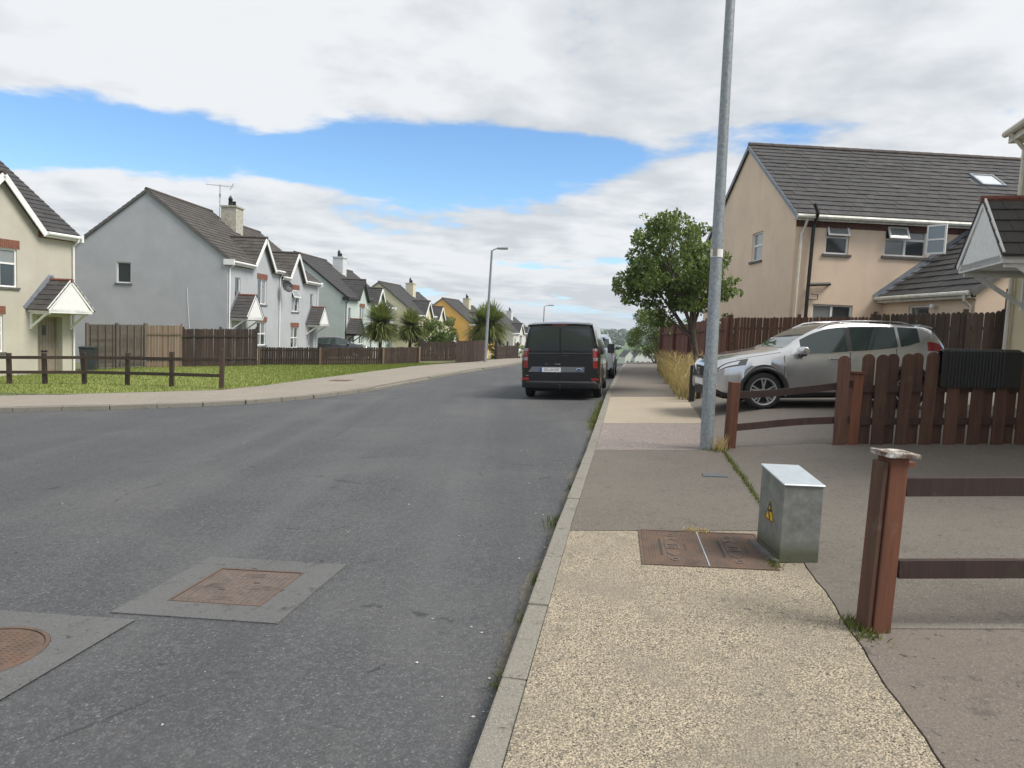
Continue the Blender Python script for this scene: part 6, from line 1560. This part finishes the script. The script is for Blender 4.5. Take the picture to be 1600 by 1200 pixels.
def cordyline(label, x, y, hgt, rad, nbl, seed, dead=.25, heads=1):
    rng = np.random.default_rng(seed); g = H(x, y) + .10; e = empty('cordyline', (x, y, g)); tag(e, label, 'palm tree', 'cordyline palms in the left gardens')
    tr = MB(); tops = []
    for k in range(heads):
        off = Vector((0, 0, 0)) if heads == 1 else Vector((rng.uniform(-.35, .35), rng.uniform(-.3, .3), rng.uniform(-.25, .2)))
        tr.tube([(0, 0, -.1), (off.x * .3, off.y * .3, hgt * .55), (off.x, off.y, hgt + off.z)], [.11, .09, .07], 8); tops.append(Vector((off.x, off.y, hgt + off.z)))
    tr.build('trunk', M['bark'], e, smooth=60)
    def blades(name, n, mat, lo, hi, R_):
        mb = MB()
        for k in range(n):
            t = tops[rng.integers(len(tops))]; a = rng.uniform(0, 2 * math.pi); el = math.asin(rng.uniform(math.sin(lo), math.sin(hi))); L_ = R_ * rng.uniform(.8, 1.1); d = Vector((math.cos(a) * math.cos(el), math.sin(a) * math.cos(el), math.sin(el)))
            sd = Vector((-math.sin(a), math.cos(a), 0)); w = .022; pts = []
            for j, f in enumerate((0.05, .4, .75, 1.0)):
                q = t + d * (L_ * f) + Vector((0, 0, -.22 * R_ * f * f * math.cos(el))); ww = w * 1.35 * (1.0, 1.25, .9, .05)[j]; pts += [q - sd * ww, q + sd * ww]
            mb.add([tuple(p) for p in pts], [(0,1,3,2),(2,3,5,4),(4,5,7,6)])
        mb.build(name, mat, e)
    blades('leaves', nbl, M['leaf_palm'], R(-42), R(88), rad)
    blades('dead_leaves', int(nbl * dead), M['leaf_palm_dead'], R(-80), R(-35), rad * .8)
cordyline('round-headed cordyline palm behind the low picket fence', -7.45, 40.0, 2.0, 1.42, 1300, 1, .12)
cordyline('smaller cordyline palm next to the dark shrub', -6.15, 42.5, 1.9, 1.25, 900, 2, .5)
cordyline('bushy drooping cordyline palm behind the slim lamp post', -1.75, 44.5, 2.0, 1.55, 1500, 4, .5, 3)
def blade_field(name, pts, hlo, hhi, wd, mat, seed, lean=.35, kind='stuff', label=None, cat=None, heads=False):
    rng = np.random.default_rng(seed); n = len(pts); P = np.array(pts); h = rng.uniform(hlo, hhi, n); a = rng.uniform(0, 2 * np.pi, n)
    ln = np.stack([np.cos(a), np.sin(a), np.zeros(n)], 1) * (h * lean * rng.uniform(.1, 1, n))[:, None]
    up = np.zeros((n, 3)); up[:, 2] = h; b = np.stack([-np.sin(a + 1.), np.cos(a + 1.), np.zeros(n)], 1) * wd
    V = np.empty((n, 5, 3)); mid = P + up * .55 + ln * .35
    V[:, 0] = P - b; V[:, 1] = P + b; V[:, 2] = mid + b * .8; V[:, 3] = P + up + ln; V[:, 4] = mid - b * .8
    me = bpy.data.meshes.new(name); me.vertices.add(5 * n); me.vertices.foreach_set('co', V.reshape(-1)); me.loops.add(5 * n); me.loops.foreach_set('vertex_index', np.arange(5 * n, dtype=np.int32)); me.polygons.add(n)
    me.polygons.foreach_set('loop_start', np.arange(0, 5 * n, 5, dtype=np.int32)); me.materials.append(mat); me.update(calc_edges=True); me.validate()
    if heads:   # seed heads: a second small leaf-shaped face near each tip
        k = rng.uniform(size=n) < .6; T = (P + up + ln)[k]; m_ = len(T); dv = (up * .12 + ln * .3)[k]
        bb = b[k] * 2.2; W = np.empty((m_, 5, 3)); W[:, 0] = T - dv; W[:, 1] = T - dv * .4 + bb; W[:, 2] = T + dv * .3 + bb * .7; W[:, 3] = T + dv; W[:, 4] = T - dv * .2 - bb
        V = np.concatenate([V, W]); n = len(V); bpy.data.meshes.remove(me)
        me = bpy.data.meshes.new(name); me.vertices.add(5 * n); me.vertices.foreach_set('co', V.reshape(-1)); me.loops.add(5 * n); me.loops.foreach_set('vertex_index', np.arange(5 * n, dtype=np.int32)); me.polygons.add(n)
        me.polygons.foreach_set('loop_start', np.arange(0, 5 * n, 5, dtype=np.int32)); me.materials.append(mat); me.update(calc_edges=True); me.validate()
    o = link(name, me); o['kind'] = kind
    if label: o['label'] = label; o['category'] = cat
    return o
rng = np.random.default_rng(21)
pts = []; low = []
for k in range(85):
    y = 16.95 + 12 * rng.uniform() ** 1.7; x0 = JRx(y) - .12; x1 = np.interp(y, [16.9, 20, 29], [4.62, 5.3, 5.8]); x = x0 + (x1 - x0) * rng.uniform() ** 1.1; s = rng.uniform(.10, .26)
    for j in range(int(rng.uniform(25, 62))):
        q = (x + rng.normal() * s, y + rng.normal() * s)
        if q[0] < JRx(q[1]) - .25 or (q[1] < 17.2 and q[0] > 4.62): continue
        (pts if j % 5 else low).append((q[0], q[1], H(*q) + .08))
blade_field('tall_dry_grass', pts, .25, .95, .0045, M['straw'], 22, .75, label='tall golden dry grass along the reddish fence', cat='grass', heads=True)
pts = low
blade_field('verge_grass', pts, .12, .35, .009, M['moss'], 23, .6, label='short green grass at the foot of the golden grass', cat='grass')
pts = []
A = resample(LE_P[2:11], 80); B = resample([(-20,27.5),(-17.6,28.6),(-16.1,31.0),(-12,33.4),(-9,33.6),(-6.2,34.0),(-4.6,35.2)], 80)
for k in range(42000):
    i = rng.integers(80); f = rng.uniform(); a = A[i] + (A[i+1] - A[i]) * f; b = B[i] + (B[i+1] - B[i]) * f; q = a + (b - a) * rng.uniform() ** 1.2; pts.append((q.x, q.y, H(q.x, q.y) + .09))
blade_field('lawn_grass', pts, .03, .085, .009, M['grass_green'], 24, .7, label='short mown grass on the corner lawn', cat='grass')
def tufts(name, spots, n, hlo, hhi, spread, mat, seed, label):
    rng = np.random.default_rng(seed); P = []
    for x, y, dz, s in spots:
        for k in range(int(n * s)): 
            q = (x + rng.normal() * spread * s, y + rng.normal() * spread * 1.6 * s); P.append((q[0], q[1], H(*q) + dz))
    blade_field(name, P, hlo, hhi, .004, mat, seed, .9, label=label, cat='weeds')
sp = [(KRx(y) - .15, y, .01, s) for y, s in ((4.1,.4),(4.75,.5),(6.15,1.2),(6.3,.7),(7.6,.5),(9.0,.4),(12.6,.9),(13.2,1.2),(13.8,1.3),(14.4,1.5),(14.9,1.3),(15.6,1.),(3.3,.4))]
sp += [(KRx(y) - .16, y, .01, s) for y, s in zip(np.arange(12.4, 17.4, .35), (1.2,1.6,1.3,1.7,1.9,1.5,1.2,1.8,1.6,1.4,1.1,1.4,1.7,1.2,1.))]
tufts('kerb_weeds', sp, 60, .02, .08, .05, M['moss'], 31, 'small green weeds growing at the foot of the kerb')
sp = [(JRx(y) + .0, y, .10, .5) for y in np.arange(5.7, 9.8, .14)] + [(2.78, 9.68, .1, 2.2), (2.95, 9.72, .1, 1.4), (1.86, 4.84, .1, 1.0), (1.94, 3.86, .1, .9), (1.93, 3.74, .1, 1.3), (1.98, 3.70, .1, 1.)]
tufts('joint_weeds', sp, 45, .015, .065, .03, M['moss'], 32, 'weeds sprouting from the pavement joint and post foot')
tufts('weeds_at_post', [(2.90, 9.72, .1, 1.), (2.84, 9.6, .1, .8)], 70, .08, .26, .04, M['straw'], 33, 'dry yellow weeds at the foot of the lamp post')
tufts('dry_debris', [(1.52, 5.70, .105, 1.0), (1.60, 5.69, .105, .7)], 90, .006, .02, .035, M['straw'], 34, 'dry plant debris on the pavement cover edge')

def loose_stones():
    rng = np.random.default_rng(51); mb = MB()
    for k in range(90):
        y = 2.2 + 12 * rng.uniform() ** 1.6; x = rng.uniform(-7, KRx(y) - .16) if k % 3 else KRx(y) - .16 - abs(rng.normal()) * .25; s = rng.uniform(.004, .011); z = H(x, y)
        v = [(x + s * a * rng.uniform(.7, 1.3), y + s * b * rng.uniform(.7, 1.3), z + s * (c * .6 + .35)) for a, b, c in ((1,0,0),(-1,0,0),(0,1,0),(0,-1,0),(0,0,1),(0,0,-1))]
        mb.add(v, [(0,2,4),(2,1,4),(1,3,4),(3,0,4),(2,0,5),(1,2,5),(3,1,5),(0,3,5)])
    o = mb.build('loose_stones', M['stone_chip']); o['kind'] = 'stuff'; o['label'] = 'pale stone chips scattered on the road'; o['category'] = 'gravel'
M['stone_chip'] = plain('stone chips', (.42, .40, .36), .9, var=.5, vscale=30)
loose_stones()

# ------------------------------------------------------------------ far end of the street and the hills
def far_house(x, y, rot, w, d, eave, pitch, wall, label):
    g = H(x, 140) - .057 * 0 + far_z(x, y); g = far_z(x, y)
    e = empty('distant_house', (x, y, g), rot); tag(e, label, 'house', 'white gabled houses far down the street')
    rise = w / 2 * math.tan(pitch); mb = MB(); holes = [(w * .28, w * .72, 3.0, 4.1)]
    wall_grid(mb, (-w/2, -d/2, -.5), (1,0,0), (0,0,1), w, eave + .5, [(w*.15, w*.4, 1.4, 2.6), (w*.6, w*.85, 1.4, 2.6)], .1, (0,1,0)); mb.poly([(-w/2, -d/2, eave), (w/2, -d/2, eave), (0, -d/2, eave + rise)])
    for xx in (-w/2, w/2): mb.quad((xx, -d/2, -.5), (xx, d/2, -.5), (xx, d/2, eave), (xx, -d/2, eave))
    mb.quad((-w/2, d/2, -.5), (w/2, d/2, -.5), (w/2, d/2, eave), (-w/2, d/2, eave)); mb.poly([(-w/2, d/2, eave), (w/2, d/2, eave), (0, d/2, eave + rise)]); mb.build('wall', M[wall], e)
    for u in (.15, .6): window(e, (-w/2 + w*u, -d/2, .9), (1,0,0), (0,1,0), w*.25, 1.2, .09, 1, 2, 0, None)
    rf = MB()
    for sg in (-1, 1): rf.prism([(sg * (w/2 + .2), -d/2 - .2, eave - .2 * math.tan(pitch) + .02), (0, -d/2 - .2, eave + rise + .02), (0, -d/2 - .2, eave + rise + .16), (sg * (w/2 + .2), -d/2 - .2, eave - .2 * math.tan(pitch) + .16)], (0, d + .4, 0))
    rf.build('roof', M['tile'], e)
for k, (x, y, rot, w, lab) in enumerate(((63.5,402,.25,5.6,'tiny white gabled house at the foot of the street, beside the green field'), (69.0,400,.25,6.2,'tiny white gabled house with dark roof between two others'), (76.0,404,.22,7.4,'tiny white gabled house with the broadest dark roof'), (84.5,405,.2,6.0,'tiny white gabled house partly behind the round bush'))):
    far_house(x, y, rot, w, 9, 4.1, R(50), 'w_white', lab)
def far_van():
    e = empty('parked_van'); tag(e, 'tiny white and blue van parked far down the street', 'van')
    c = Car(5.2, .98, [(0,.8),(.1,1.0),(.8,1.2),(1.5,1.8),(2.0,2.1),(4.9,2.15),(5.2,2.05)], [(0,.7),(.8,1.1),(5.2,1.2)], [(0,.8),(.3,.97),(1,1),(5,1),(5.2,.95)], (.95, 4.2), .34, .4, .85)
    c.body(e, M['whitecar'], M['darkglass'], ((1.3, 2.3),), (1.0, 2.0), (9, 9.1)); c.wheels_(e, M['alloy']); c.under(e)
    c.patch(e, 'blue_panel', M['blue_panel'], 2.6, 4.8, 2.2, 5.9, off=.01, nx=8, nt=6); put(e, 56.0, 306, (.95, -.3), 0)
M['blue_panel'] = plain('blue livery', (.05, .30, .52), .4)
far_van()
M['far_leaf'] = leaf_mat('far foliage', (.022, .045, .016), (.04, .075, .026), (.075, .115, .04), .1)
def woods():
    rng = np.random.default_rng(77); P = []; S = []
    rows_ = [(570, 90, 420, 2.2, 60), (760, -60, 600, 7, 70), (960, -100, 760, 9, 170), (1120, -100, 860, 9, 150), (1500, -200, 1100, 6, 60), (2000, -200, 1500, 7, 70)]
    for y0, xa, xb, s, n in rows_:
        for k in range(n):
            x = rng.uniform(xa, xb); y = y0 + rng.normal() * 18 + .12 * (x - 150); hh = s * rng.uniform(.6, 1.25)
            z = far_z(x, y)
            for j in range(70):
                d = rng.normal(size=3); d /= np.linalg.norm(d); P.append((x + d[0] * hh * .55, y + d[1] * hh * .55, z + hh * .55 + d[2] * hh * .5)); S.append(hh * .16)
    P = np.array(P); S = np.array(S)[:, None]; n = len(P); a = rng.normal(size=(n, 3)); a /= np.linalg.norm(a, axis=1)[:, None]; b = np.cross(a, rng.normal(size=(n, 3))); b /= np.linalg.norm(b, axis=1)[:, None]
    o = quads_mesh('distant_woodland', P, a * S * 1.3, b * S, M['far_leaf']); o['kind'] = 'stuff'; o['label'] = 'dark hedgerows and woods on the far hills'; o['category'] = 'woodland'
woods()

# ------------------------------------------------------------------ the air between here and the hills
mb = MB(); mb.box(-2700, 2700, -500, 3500, -45, 45); hz_ = mb.build('haze', M['white'])
hm = bpy.data.materials.new('haze'); hm.use_nodes = True; ht = hm.node_tree; ht.nodes.remove(ht.nodes['Principled BSDF'])
pv = ht.nodes.new('ShaderNodeVolumePrincipled'); pv.inputs['Color'].default_value = (.80, .88, .96, 1); pv.inputs['Density'].default_value = .00030; pv.inputs['Anisotropy'].default_value = .2
ht.links.new(pv.outputs[0], ht.nodes['Material Output'].inputs['Volume'])
hz_.data.materials.clear(); hz_.data.materials.append(hm); hz_['kind'] = 'stuff'; hz_['label'] = 'thin pale haze over the distant hills'; hz_['category'] = 'haze'
